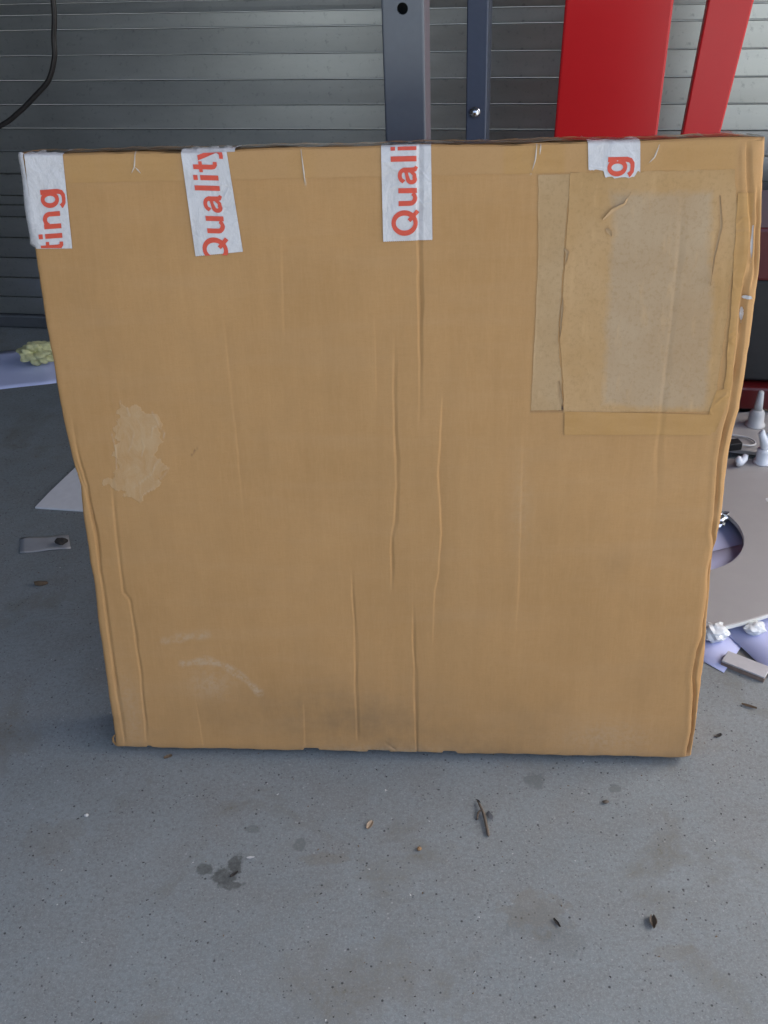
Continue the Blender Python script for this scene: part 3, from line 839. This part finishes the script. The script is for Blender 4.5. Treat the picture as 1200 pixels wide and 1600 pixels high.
# torn paper of the address label and of the strip beside it
a = strip_patch('torn_label', [(188, 714), (187, 652), (186, 612), (185, 545), (191, 500), (193, 463)], [(349, 716), (357, 674), (358, 630), (358, 584), (358, 522), (356, 480), (352, 461)], .35, M['torn'], BOX, 150, 1.0, (.9, 1.2), (.6, 1.5), 21, .7, fade=1.2, grey=True)
a['label'] = 'paler greyish rectangle where a big label was torn away'
a = strip_patch('torn_label', [(156, 714), (159, 632), (158, 524), (157, 466)], [(188.5, 713), (186.5, 652), (185.5, 612), (184, 545), (190, 500), (191, 466)], .4, M['torn_grey'], BOX, 40, 1.0, (.6, .9), (.8, .5), 45, .5, fade=1.2)
a['label'] = 'narrow pale vertical strip with a torn right edge'
# curled scraps on the label
def scrap(pts, wdt, off, mat, name='paper_scrap', curl=1.2):
    pts = np.array([(unwarp(x, z), z) for x, z in pts], float); n = 24
    t = np.linspace(0, 1, n); L = np.linspace(0, 1, len(pts))
    cx = np.interp(t, L, pts[:, 0]); cz = np.interp(t, L, pts[:, 1])
    tx = np.gradient(cx); tz = np.gradient(cz); ln = np.hypot(tx, tz); nx_, nz_ = -tz / ln, tx / ln
    wv = wdt * np.sin(np.clip(t * 1.1 + .05, 0, 1) * math.pi) ** .6 * (1 + .4 * fbm1(n, 9, int(wdt * 10)))
    s = np.linspace(-.5, .5, 6)
    x = cx[:, None] + nx_[:, None] * wv[:, None] * s; z = cz[:, None] + nz_[:, None] * wv[:, None] * s
    X_, Y_, Z_ = PF(x, z, off + curl * (s[None, :] + .5) ** 2 * np.ones((n, 1)))
    return grid_mesh(name, X_, Y_, Z_, mat, BOX)
def fpt(cx, cy):  # scrap outlines were measured on the label itself (mm)
    return (cx, cy)
scrap([(223, 668), (232, 677), (244, 683), (249, 695)], 3.2, 2.0, M['torn_solid'])
scrap([(227, 660), (231, 655), (233, 651)], 4.2, 2.0, M['torn_solid'])
scrap([(186, 640), (189, 636), (187, 622)], 3.5, 2.0, M['torn_solid'])
scrap([(186.5, 590), (186, 570), (185, 540)], 2.2, 2.0, M['torn_solid'])
scrap([(186, 500), (190, 480), (192, 468)], 2.4, 2.0, M['torn_solid'])
scrap([(337, 690), (342, 660), (338, 630), (337, 600)], 2.0, 2.0, M['torn_solid'])

# amber packing tape
a = strip_patch('packing_tape', [(-330, 714), (-330, 741)], [(352, 714), (352, 741)],   .55, M['tape_card'], BOX, 260, 2.0, (1, 1), (1.2, 0), 51, 0, .0,
                amber=([-330, -320, -215, -205, -100, -80, -62, 50, 120, 124, 180, 184, 262, 280, 348, 352], [.2, .75, .7, .25, .2, .7, .2, .15, .2, .95, .9, .3, .35, .8, .75, .3]))
a['label'] = 'clear amber tape along the top edge'
a = quad_patch('packing_tape', [(194, 465), (357, 460), (355, 436), (195, 438)], 1.1, M['tape_card'], BOX, 90, 18)
a['label'] = 'amber tape strip under the torn label'
a = strip_patch('packing_tape', [(355, 694), (357, 653), (361, 577), (364, 489), (356, 487), (350, 462), (355, 440)], [(371, 692), (372, 650), (371, 616), (368, 577), (370, 533), (372, 485), (366, 462), (360, 440)], 1.0, M['tape_card'], BOX, 30, 1.2, (.8, .6), (1, 2), 61, 0, .6)
a['label'] = 'creased amber tape down the right edge'
# white paper scrap caught in the right edge
scrap([(372, 588), (378, 587), (383, 585)], 4.5, 1.2, M['white_tape'], 'tape_scrap')
scrap([(373, 577), (373.5, 570), (374, 560)], 1.8, 1.2, M['white_tape'], 'tape_scrap')
scrap([(374, 660), (375, 640), (376, 622)], 1.5, 1.0, M['white_tape'], 'tape_scrap')

for k_ in ('wr', 'wr2', 'wr3', 'wr4', 'wr5', 'wr6'):
    scrap(FACE[k_], 1.3, .75, M['wrinkle'], 'tape_wrinkle', .15)

# --- printed tape: lettering drawn as strokes, cap height = 1
def arc(cx, cy, rx, ry, a0, a1, n=14):
    return [(cx + rx * math.cos(R(a0 + (a1 - a0) * k / n)), cy + ry * math.sin(R(a0 + (a1 - a0) * k / n))) for k in range(n + 1)]
def st(path, w):
    return ('s', path, w if isinstance(w, (list, tuple)) else [w] * len(path))
def bar(x0, y0, x1, y1): return ('p', [(x0, y0), (x1, y0), (x1, y1), (x0, y1)])
def ring(cx, cy, rx, ry, wx, wy, n=36):
    return ('r', cx, cy, rx, ry, wx, wy, n)
GL = {
 'Q': (1.09, [ring(.53, .5, .49, .52, .205, .17), ('p', [(.56, .27), (.67, .38), (1.04, .04), (.93, -.09)])]),
 'u': (.85, [st([(.185, .725), (.185, .30)] + arc(.385, .28, .2, .205, 180, 330, 12), [.19, .19] + [.19] * 3 + [.175] * 5 + [.16] * 5), bar(.57, 0, .76, .725)]),
 'a': (.78, [st([(.14, .5)] + arc(.37, .50, .205, .16, 170, 0, 12) + [(.575, .2), (.60, .06), (.70, .0)], [.16] * 2 + [.155] * 11 + [.185, .185, .17, .12]),
             st([(.55, .425), (.38, .385)] + arc(.235, .205, .11, .135, 100, 300, 12) + [(.40, .09), (.53, .22)], [.13] * 2 + [.165] * 13 + [.15, .13])]),
 'l': (.39, [bar(.1, 0, .29, 1.0)]),
 'i': (.39, [bar(.1, 0, .29, .725), bar(.1, .825, .29, 1.0)]),
 't': (.465, [st([(.215, .95), (.215, .24), (.235, .13), (.30, .075), (.42, .07)], [.19, .19, .185, .165, .15]), bar(.01, .585, .44, .725)]),
 'y': (.78, [('p', [(.0, .725), (.21, .725), (.455, .03), (.32, -.04)]), st([(.66, .725), (.435, .03), (.385, -.09), (.31, -.185), (.2, -.21), (.08, -.2)], [.2, .19, .18, .165, .15, .14])]),
 'n': (.85, [bar(.09, 0, .28, .725), st([(.27, .47)] + arc(.44, .44, .225, .215, 150, 0, 11) + [(.665, 0)], [.12] + [.17] * 5 + [.18] * 7 + [.19])]),
 'g': (.85, [ring(.375, .36, .325, .375, .185, .155), st([(.665, .725), (.665, .02), (.63, -.12), (.52, -.2), (.38, -.215), (.22, -.2), (.12, -.12), (.09, -.07)], [.19, .19, .185, .165, .15, .15, .17, .19])]),
}
def text_quads(text):
    """list of (polygon, layer) in text units"""
    out = []; x0 = 0; lay = 0
    for ch in text:
        adv, parts = GL[ch]
        for p in parts:
            lay += 1
            if p[0] == 'p':
                a, b, c, d = p[1]
                n = 10
                for k in range(n):
                    f = lambda P, Q, t: (P[0] + (Q[0] - P[0]) * t + x0, P[1] + (Q[1] - P[1]) * t)
                    out.append(([f(a, d, k / n), f(b, c, k / n), f(b, c, (k + 1) / n), f(a, d, (k + 1) / n)], lay))
            elif p[0] == 'r':
                _, cx, cy, rx, ry, wx, wy, n = p
                for k in range(n):
                    t0, t1 = 2 * math.pi * k / n, 2 * math.pi * (k + 1) / n
                    O = lambda t: (x0 + cx + rx * math.cos(t), cy + ry * math.sin(t)); I = lambda t: (x0 + cx + (rx - wx) * math.cos(t), cy + (ry - wy) * math.sin(t))
                    out.append(([O(t0), O(t1), I(t1), I(t0)], lay))
            else:
                pts, ws = p[1], p[2]
                # resample
                pp = []; ww = []
                for (a, b, wa_, wb_) in zip(pts, pts[1:], ws, ws[1:]):
                    m = max(1, int(math.hypot(b[0] - a[0], b[1] - a[1]) / .09))
                    for k in range(m):
                        pp.append((a[0] + (b[0] - a[0]) * k / m, a[1] + (b[1] - a[1]) * k / m)); ww.append(wa_ + (wb_ - wa_) * k / m)
                pp.append(pts[-1]); ww.append(ws[-1])
                L_, R_ = [], []
                for k in range(len(pp)):
                    a = pp[max(k - 1, 0)]; b = pp[min(k + 1, len(pp) - 1)]
                    dx, dy = b[0] - a[0], b[1] - a[1]; l = math.hypot(dx, dy) or 1
                    nx_, ny_ = -dy / l * ww[k] / 2, dx / l * ww[k] / 2
                    L_.append((x0 + pp[k][0] + nx_, pp[k][1] + ny_)); R_.append((x0 + pp[k][0] - nx_, pp[k][1] - ny_))
                for k in range(len(pp) - 1):
                    out.append(([R_[k], R_[k + 1], L_[k + 1], L_[k]], lay))
        x0 += adv
    return out

def clip_poly(poly, axis, val, keep_less):
    out = []
    for i in range(len(poly)):
        a, b = poly[i], poly[(i + 1) % len(poly)]
        ia = (a[axis] <= val) == keep_less; ib = (b[axis] <= val) == keep_less
        if ia: out.append(a)
        if ia != ib:
            t = (val - a[axis]) / (b[axis] - a[axis])
            out.append((a[0] + (b[0] - a[0]) * t, a[1] + (b[1] - a[1]) * t))
    return out

def lettering(text, xb, zb, tilt, h, zmin, zmax, off, parent):
    V, F = [], []
    for poly, lay in text_quads(text):
        P = []
        for s, t in poly:
            z = zb + s * h; x = xb - t * h + tilt * (z - zb)
            P.append((x, z + tilt * t * h * -1))
        P = clip_poly(P, 1, zmin, False)
        if len(P) >= 3: P = clip_poly(P, 1, zmax, True)
        if len(P) < 3: continue
        xa, xb_ = min(p[0] for p in P), max(p[0] for p in P)
        m = max(1, int((xb_ - xa) / 1.2))
        for q in range(m):
            Q = P
            if m > 1:
                Q = clip_poly(clip_poly(P, 0, xa + (xb_ - xa) * q / m, False), 0, xa + (xb_ - xa) * (q + 1) / m, True)
            if len(Q) < 3: continue
            X_, Y_, Z_ = PF([p[0] for p in Q], [p[1] for p in Q], off + .012 * lay)
            i0 = len(V); V += list(zip(X_, Y_, Z_)); F.append(list(range(i0, i0 + len(Q))))
        continue
        X_, Y_, Z_ = PF([p[0] for p in P], [p[1] for p in P], off + .012 * lay)
        i0 = len(V); V += list(zip(X_, Y_, Z_)); F.append(list(range(i0, i0 + len(P))))
    # make every face look at the viewer (-y)
    FF = []
    for f in F:
        a, b, c = [np.array(V[i]) for i in f[:3]]
        FF.append(f if np.cross(b - a, c - a)[1] < 0 else f[::-1])
    return mesh('lettering', V, FF, M['ink'], parent)

def tape_top(parent, x0, x1, mat, reach=.03, off=.0009, x0b=None, x1b=None):
    """the part of a tape that runs over the top edge"""
    s = np.linspace(0, 1, 24); t = np.linspace(0, 1, 14)
    x0b = x0 if x0b is None else x0b; x1b = x1 if x1b is None else x1b
    S_, T_ = np.meshgrid(s, t)
    Xm = (x0 + (x0b - x0) * T_) * (1 - S_) + (x1 + (x1b - x1) * T_) * S_
    Y = .0002 + T_ * reach
    Z = .7432 + off + .0007 * np.sin(S_ * 17 + T_ * 5) * T_ - .004 * np.exp(-T_ / .06)
    return grid_mesh('tape_end', Xm / 1000, Y, Z, mat, parent)

TAPES = [
 ('T1', 'ting', [(-368, 743), (-328, 743), (-332, 648), (-372, 648)], -341.5, 644.5, .05, 'white tape strip over the top left corner printed ting in red'),
 ('T2', 'Quality', [(-205, 743), (-158, 743), (-149, 642), (-200, 638)], -164.5, 630, -.045, 'slanted white tape strip printed Quality in red, second from left'),
 ('T3', 'Quali', [(-1, 743), (49, 743), (50, 651), (-1, 650)], 34.5, 654.5, .0, 'white tape strip at the middle printed Quali in red'),
 ('T4', 'g', [(204, 743), (255, 743), (257, 714), (206, 716)], 243.5, 708.5, .0, 'short torn white tape piece with one red g, near the right'),
]
for k, text, quad, xb, zb, tilt, label in TAPES:
    nx = 90
    saw = .7 * (np.abs(((np.arange(nx) * .27) % 1) - .5) * 2) - .35
    if k == 'T4':
        s = np.linspace(0, 1, nx)
        saw = 1.6 * fbm1(nx, 14, 4) - 6.0 * sstep(.28, .34, s) * sstep(.96, .88, s)
        saw = np.where(s < .3, saw * .8, saw)
    tp = quad_patch('printed_tape', quad, 1.5, M['white_tape'], BOX, nx, 100, saw)
    tp['label'] = label
    lettering(text, xb, zb, tilt, 26.0, min(quad[2][1], quad[3][1]) + (.6 if k != 'T4' else -5.4), 741.5, 2.0, tp)
    tape_top(tp, quad[0][0], quad[1][0], M['white_tape'], .034)
    if k == 'T2':
        tape_top(tp, -190, -150, M['white_tape'], .026, .0016, -180, -146)
    if k == 'T1':
        # loose flap hanging round the left edge
        zz = np.linspace(744, 648, 60); cols = np.linspace(0, 1, 16)
        Zf, Cf = np.meshgrid(zz, cols, indexing='ij')
        out = np.interp(zz, [648, 652, 660, 674, 706, 744], [5, 12, 11, 11.5, 10, 8])[:, None]
        Xf = -370 - out * np.sin(Cf * 1.75) + .9 * np.sin(Zf * .13 + Cf * 4) * Cf
        Yf = -1.5 + depth(np.full(zz.shape, -369.0), zz)[:, None] * (1 - Cf) + 16 * (1 - np.cos(Cf * 1.6)) + 1.2 * np.sin(Zf * .1)[:, None].reshape(len(zz), -1)[:, :1] * Cf
        grid_mesh('loose_edge', Xf[:, ::-1] / 1000, Yf[:, ::-1] / 1000, (Zf + 1.0 * np.sin(Cf * 6))[:, ::-1] / 1000, M['white_tape'], tp)

# clear tape closing the top, with wrinkles and a folded lip at the right corner
s = np.linspace(-374, 376, 420); t = np.linspace(0, 1, 16)
S_, T_ = np.meshgrid(s, t)
rr = np.random.RandomState(3)
Zt = .7445 + .0005 * np.sin(S_ * .043) + .0006 * np.sin(S_ * .11 + T_ * 3) - .0042 * np.exp(-T_ / .05)
for _ in range(60):
    a = rr.uniform(-374, 376); Zt = Zt + .0011 * rr.uniform(.3, 1) * np.exp(-((S_ - a + 14 * rr.uniform(-1, 1) * T_) / 1.6) ** 2) * T_
Zt = Zt + .003 * np.exp(-((S_ - 352) / 9) ** 2) * T_
tp = grid_mesh('packing_tape', S_ / 1000, .0001 + T_ * .055, Zt, M['film_clear'], BOX)
tp['label'] = 'clear wrinkled tape over the top seam'

# bent board corner at the bottom left
bm = bmesh.new()
tube_bm(bm, [(-.3745, .006, .016), (-.3785, .008, .010), (-.3790, .009, .003), (-.3750, .007, -.0005), (-.370, .005, .0015)], [.0008, .0014, .0017, .0016, .001], 8)
from_bm('crushed_corner', bm, M['card_edge'], BOX, True)

# ------------------------------------------------------------------ left floor: papers and scraps
def sheet(name, poly, z, mat, label, cat, th=.0005, nsub=10, warp_h=.002, group=None, seed=0):
    """thin sheet with slight waves: quad (x,y) x4 in order"""
    a, b_, c, d = [np.array(p, float) for p in poly]
    s = np.linspace(0, 1, nsub)[None, :, None]; t = np.linspace(0, 1, nsub)[:, None, None]
    P = (a * (1 - s) + b_ * s) * (1 - t) + (d * (1 - s) + c * s) * t
    r_ = np.random.RandomState(seed)
    h = z + warp_h * np.abs(np.sin(s[..., 0] * r_.uniform(2, 5) + t[..., 0] * r_.uniform(1, 4) + r_.uniform(0, 6)))
    V = []; F = []
    n = nsub
    for k, dz in ((0, th), (1, 0)):
        for i in range(n):
            for j in range(n): V.append((P[i, j, 0], P[i, j, 1], h[i, j] + dz))
    N = n * n
    for i in range(n - 1):
        for j in range(n - 1):
            q = (i * n + j, i * n + j + 1, (i + 1) * n + j + 1, (i + 1) * n + j)
            F.append(q); F.append(tuple(N + x for x in q[::-1]))
    for j in range(n - 1):
        for (p, q) in ((j, j + 1), ((n - 1) * n + j + 1, (n - 1) * n + j), ((j + 1) * n, j * n), (j * n + n - 1, (j + 1) * n + n - 1)):
            F.append((p, N + p, N + q, q))
    c0 = P.reshape(-1, 2).mean(0)
    V = [(x - c0[0], y - c0[1], z_) for x, y, z_ in V]
    o = mesh(name, V, F, mat, None, True, loc=(c0[0], c0[1], 0))
    return tag(o, label, cat, group)
def poly_thing(name, poly, z0, z1, mat, label, cat, bev=.0006, group=None):
    c0 = np.mean(np.array(poly), 0)
    bm = bmesh.new(); slab_bm(bm, [(x - c0[0], y - c0[1]) for x, y in poly], 0, z1 - z0)
    if bev: bmesh.ops.bevel(bm, geom=list(bm.edges), offset=bev, segments=1, affect='EDGES')
    o = from_bm(name, bm, mat, loc=(c0[0], c0[1], z0))
    return tag(o, label, cat, group)
def blob(name, loc, size, mat, label, cat, seed=0, rough=.35, sub=3, parent=None, group=None, rz=0):
    bm = bmesh.new(); bmesh.ops.create_icosphere(bm, subdivisions=sub, radius=1)
    r_ = np.random.RandomState(seed)
    K = r_.normal(size=(9, 3)) * 2.6; ph = r_.uniform(0, 6.28, 9)
    zmin = 9
    for v in bm.verts:
        p = np.array(v.co)
        f = 1 + rough * np.mean([abs(math.sin(k @ p + q)) - .55 for k, q in zip(K, ph)]) * 2.4
        v.co = Vector((p[0] * f * size[0], p[1] * f * size[1], p[2] * f * size[2])); zmin = min(zmin, v.co.z)
    for v in bm.verts: v.co.z -= zmin
    o = from_bm(name, bm, mat, parent, False, loc=loc, rot=(0, 0, rz))
    if label: tag(o, label, cat, group)
    return o

sheet('paper_sheet', [(-1.02, 2.02), (-.738, 2.075), (-.80, 2.285), (-1.08, 2.23)], .0006, M['paper_left_lit'], 'lilac white paper sheet at the foot of the shutter, under the yellow lump', 'paper', seed=1)
blob('crumpled_foam', (-.80, 2.17, .003), (.034, .025, .022), M['yellow'], 'pale yellow crumpled foam lump on the lilac sheet', 'foam', 4, .8, 5)
poly_thing('white_board_offcut', [(-.6451, 1.5466), (-.54, 1.526), (-.44, 1.56), (-.50, 1.80), (-.6, 1.695), (-.63, 1.60)], 0, .004, M['card_white'], 'white board offcut with a pointed corner sticking out left of the box', 'board')
sheet('tape_strip', [(-.632, 1.403), (-.5467, 1.412), (-.560, 1.452), (-.645, 1.45)], .0006, M['tape_pale'], 'pale grey strip of tape lying left of the box', 'tape', warp_h=.002, seed=6)
blob('dirt_clump', (-.565, 1.424, .004), (.010, .006, .004), M['dirt'], 'dark ragged clump of dirt on the pale tape strip', 'debris', 9, .8, 2)
blob('leaf_scrap', (-.572, 1.312, 0), (.011, .004, .003), M['leaf'], 'dim brown leaf scrap in the shade left of the box', 'leaf', 12, .6, 2)

# ------------------------------------------------------------------ right floor: painted boards on papers
sheet('paper_sheet', [(.4735, 1.036), (.66, 1.27), (.645, 1.47), (.26, 1.28)], .0006, M['paper'], 'lilac white paper sheet with one corner beside the box, right', 'paper', seed=2, warp_h=.0015)
sheet('paper_sheet', [(.536, 1.022), (.90, 1.13), (.80, 1.40), (.44, 1.29)], .0032, M['paper'], 'lilac white paper sheet overlapping the other one at the right border', 'paper', seed=3, warp_h=.0015)
e = empty('wood_offcut', (.506, 1.043, 0), (0, 0, R(-38)))
tag(e, 'short whitewashed wood offcut under the edge of the right paper sheets', 'wood')
bm = bmesh.new(); box_bm(bm, (0, 0, .0085), (.062, .026, .003), bevel=.001); from_bm('painted_face', bm, M['wood'], e)
bm = bmesh.new(); box_bm(bm, (0, 0, .0035), (.0615, .0255, .006)); from_bm('core', bm, M['wood_side'], e)

def ring_board(name, label, c, ro, ri, cin, z0, th, rot, notch=None):
    e = empty(name, (c[0], c[1], z0), (0, 0, rot)); tag(e, label, 'board')
    n = 96
    def loop(r, cc, z): return [(cc[0] + r[0] * math.cos(2 * math.pi * k / n), cc[1] + r[1] * math.sin(2 * math.pi * k / n), z) for k in range(n)]
    bv = .0015
    for nm, zA, zB, mt in (('face', th - .001, th, M['board_grey']), ('rim', 0, th - .001, M['board_edge'])):
        bm = bmesh.new()
        o0 = [bm.verts.new(p) for p in loop(ro, (0, 0), zA)]; o1 = [bm.verts.new(p) for p in loop((ro[0] - (bv if nm == 'face' else 0), ro[1] - (bv if nm == 'face' else 0)), (0, 0), zB)]
        i0 = [bm.verts.new(p) for p in loop(ri, cin, zA)]; i1 = [bm.verts.new(p) for p in loop(ri, cin, zB)]
        for k in range(n):
            j = (k + 1) % n
            bm.faces.new((o0[k], o0[j], o1[j], o1[k])); bm.faces.new((i0[j], i0[k], i1[k], i1[j]))
            bm.faces.new((o1[k], o1[j], i1[j], i1[k])); bm.faces.new((o0[j], o0[k], i0[k], i0[j]))
        from_bm(nm, bm, mt, e)
    return e
ring_board('ring_board', 'grey painted round board with an oval hole and cream rim, resting on white lumps', (.50, 1.309), (.36, .19), (.112, .112), (.0, .046), .018, .0075, R(21))
blob('crumpled_plastic', (.478, 1.1065, .001), (.018, .014, .013), M['foil'], 'crumpled white plastic lump under the near rim, beside the box', 'lump', 21, .5, group=None)
blob('crumpled_plastic', (.541, 1.113, .004), (.014, .010, .009), M['foil'], 'smaller crumpled white plastic lump under the rim, nearer the right border', 'lump', 22, .5)
blob('crumpled_plastic', (.68, 1.43, .004), (.02, .02, .010), M['foil'], None, None, 23, .5)
tag(bpy.data.objects['crumpled_plastic.002'], 'white plastic lump under the far rim of the round board', 'lump')
blob('crumpled_foil', (.566, 1.398, .004), (.024, .018, .011), M['chrome'], 'crumpled silver foil seen through the oval hole', 'foil', 25, .7)
poly_thing('grey_board', [(.60, 1.60), (.66, 1.625), (.72, 1.605), (.86, 1.62), (.9, 1.72), (.82, 1.775), (.66, 1.76), (.56, 1.70)], .012, .019, M['board_grey'], 'second grey painted board with rounded outline behind the ring board', 'board', .001)
poly_thing('grey_board', [(.60, 1.53), (.66, 1.53), (.76, 1.50), (.92, 1.52), (.95, 1.59), (.80, 1.595), (.70, 1.585), (.58, 1.60)], .010, .017, M['board_grey'], 'narrow grey board strip between the ring board and the farther board', 'board', .001)
# nozzle standing on the far board
e = empty('nozzle', (.741, 1.712, .019)); tag(e, 'pale grey conical nozzle standing on the far grey board', 'nozzle')
bm = bmesh.new(); lathe_bm(bm, [(.019, 0), (.019, .003), (.0155, .004), (.0145, .026), (.0125, .032), (.009, .035)], 24); from_bm('base', bm, M['nozzle'], e, True)
bm = bmesh.new(); lathe_bm(bm, [(.0085, .035), (.0075, .05), (.0055, .072), (.0045, .074)], 20); from_bm('tip', bm, M['nozzle'], e, True)
# pegs
e = empty('forked_peg', (.708, 1.573, .017)); tag(e, 'white forked plastic peg standing on a round foot at the right border', 'peg')
bm = bmesh.new(); lathe_bm(bm, [(.016, 0), (.016, .004), (.013, .006), (.0135, .026), (.012, .03)], 22); from_bm('foot', bm, M['peg'], e, True)
bm = bmesh.new()
tube_bm(bm, [(0, 0, .03), (-.003, 0, .045), (-.011, 0, .062), (-.010, 0, .070)], [.008, .0085, .0065, .003], 12)
tube_bm(bm, [(0, 0.001, .034), (.004, .001, .05), (.006, .001, .066), (.002, .001, .074)], [.006, .007, .006, .003], 12)
from_bm('fork', bm, M['peg'], e, True)
e = empty('small_peg', (.668, 1.5665, .017), (0, 0, .5)); tag(e, 'small white twin plastic peg lying behind the ring board', 'peg')
bm = bmesh.new()
tube_bm(bm, [(-.012, 0, .007), (-.004, 0, .008), (.006, .002, .012), (.010, .002, .019)], [.0055, .007, .007, .004], 12)
from_bm('shank', bm, M['peg'], e, True)
bm = bmesh.new(); tube_bm(bm, [(-.013, -.002, .006), (-.014, -.002, .018), (-.012, -.002, .024)], [.004, .006, .003], 12); from_bm('prong', bm, M['peg'], e, True)
# black plug with its wire
e = empty('black_plug', (.668, 1.625, .019), (0, 0, .15)); tag(e, 'black cable plug with a grey wire behind the box edge, right', 'plug')
bm = bmesh.new(); box_bm(bm, (0, 0, .008), (.03, .02, .016), bevel=.002); from_bm('housing', bm, M['black'], e)
bm = bmesh.new(); tube_bm(bm, catmull([(.012, 0, .008), (.03, -.006, .006), (.045, -.002, .004), (.05, .012, .004), (.04, .03, .004), (.0, .05, .004), (-.05, .055, .004)], 6), .002, 8); from_bm('wire', bm, M['nozzle'], e, True)
blob('rubbish_heap', (.80, 1.80, 0), (.05, .03, .022), M['leaf'], 'brown scraps of rubbish at the foot of the red machine', 'debris', 31, .9, 3)

# ------------------------------------------------------------------ front floor: twigs, leaves, chips
e = empty('twig', (.107, .80, .001)); tag(e, 'small forked dry twig with a leaf scrap on the floor in front of the box', 'twig')
bm = bmesh.new(); tube_bm(bm, catmull([(.002, -.028, .001), (.001, -.012, .0022), (-.0005, .004, .003), (-.0035, .016, .0035), (-.006, .026, .0015)], 5), [.0006] + [.0019] * 10 + [.0016] * 6 + [.001] * 4, 8); from_bm('stem', bm, M['bark'], e, True)
bm = bmesh.new(); tube_bm(bm, catmull([(-.002, .011, .003), (-.007, .007, .002), (-.009, -.002, .0012)], 5), .0011, 8); from_bm('side_shoot', bm, M['bark'], e, True)
bm = bmesh.new()
vs = [bm.verts.new(p) for p in ((.001, .004, .003), (.006, .008, .0045), (.011, .0, .003), (.0095, -.004, .0015), (.005, -.002, .002), (-.002, .02, .003), (-.009, .03, .001), (-.004, .025, .004))]
bm.faces.new(vs[:5]); bm.faces.new(vs[5:])
bmesh.ops.solidify(bm, geom=list(bm.faces), thickness=.0005); from_bm('leaf', bm, M['galv_dark'], e)

def leaf_bit(loc, L, W, mat, label, rz, curl=.35, seed=0, cat='leaf'):
    n = 9; V = []; F = []
    r_ = np.random.RandomState(seed)
    for i in range(n):
        t = i / (n - 1); w_ = W * math.sin(math.pi * (.08 + .86 * t)) ** .8 * (1 + r_.uniform(-.18, .18))
        for j in range(5):
            s = (j - 2) / 2
            V.append(((t - .5) * L, s * w_ * .5, .0008 + curl * W * abs(s) ** 1.6 + .1 * L * (t - .5) ** 2))
    for i in range(n - 1):
        for j in range(4): F.append((i * 5 + j, (i + 1) * 5 + j, (i + 1) * 5 + j + 1, i * 5 + j + 1))
    o = mesh('leaf_scrap', V, F, mat, None, False, loc=(loc[0], loc[1], .0004), rot=(0, 0, rz))
    sm = o.modifiers.new('thickness', 'SOLIDIFY'); sm.thickness = .0004
    return tag(o, label, cat)
leaf_bit((-.0335, .797), .013, .008, M['tan'], 'tan leaf chip on the floor, below the middle of the box', 1.1, .2, 1)
leaf_bit((.276, .6495), .0145, .008, M['bark'], 'curled brown leaf scrap on the floor at lower right', 1.45, .6, 2)
leaf_bit((.1712, .6543), .012, .003, M['dirt'], 'thin dark seed husk on the floor, lower right of the twig', -1.1, .4, 3)
leaf_bit((-.300, .921), .011, .005, M['leaf'], 'small brown leaf scrap just in front of the left half of the box', .4, .4, 5)
leaf_bit((-.176, .757), .009, .0025, M['pale'], 'thin pale sliver beside the dark floor stain', .1, .4, 7)
leaf_bit((-.193, .7345), .011, .0035, M['dirt'], 'thin dark sliver on the dark floor stain', .7, .4, 8)
leaf_bit((.335, .905), .018, .006, M['leaf'], 'brown leaf scrap under the right bottom corner of the box', .3, .4, 9)
leaf_bit((.43, .917), .010, .005, M['dirt'], 'dark scrap on the floor right of the box corner', .5, .4, 10)
leaf_bit((.4868, .968), .02, .004, M['leaf'], 'thin brown stalk on the floor below the right papers', -.5, .5, 11)
blob('stone_chip', (.0248, .7587, 0), (.0028, .0022, .002), M['orange'], 'orange brown stone chip left of the twig', 'stone', 41, .5, 2)
blob('stone_chip', (-.3882, .8303, 0), (.0028, .002, .0015), M['pale'], 'whitish stone chip on the floor at left', 'stone', 42, .5, 2)
blob('stone_chip', (.259, .816, 0), (.0035, .0022, .002), M['bark'], 'grey brown stone chip on the floor below the right end of the box', 'stone', 44, .5, 2)

# loose grit: tiny grains over the near floor, one object
V = []; F = []
r_ = np.random.RandomState(77)
N = 2600
for k in range(N):
    x = r_.uniform(-.75, .75); y = r_.uniform(.45, 1.75)
    s = min(r_.lognormal(-7.35, .45), .0011); a = r_.uniform(0, 6.28); st_ = r_.uniform(1, 2.6)
    i0 = len(V)
    for t in (0, 2.1, 4.2):
        px, py = math.cos(t) * s * st_, math.sin(t) * s
        V.append((x + px * math.cos(a) - py * math.sin(a), y + px * math.sin(a) + py * math.cos(a), .0002))
    V.append((x + r_.uniform(-.3, .3) * s, y, .0002 + s * r_.uniform(.5, 1.1)))
    F += [(i0, i0 + 1, i0 + 3), (i0 + 1, i0 + 2, i0 + 3), (i0 + 2, i0, i0 + 3)]
g = mesh('grit', V, F, M['dirt'])
for m_ in (M['pale'], M['leaf'], M['concrete']): g.data.materials.append(m_)
mi = np.repeat(r_.choice([0, 1, 2, 3], N, p=[.46, .08, .24, .22]), 3)
g.data.polygons.foreach_set('material_index', mi.astype(np.int32))
tag(g, kind='stuff')
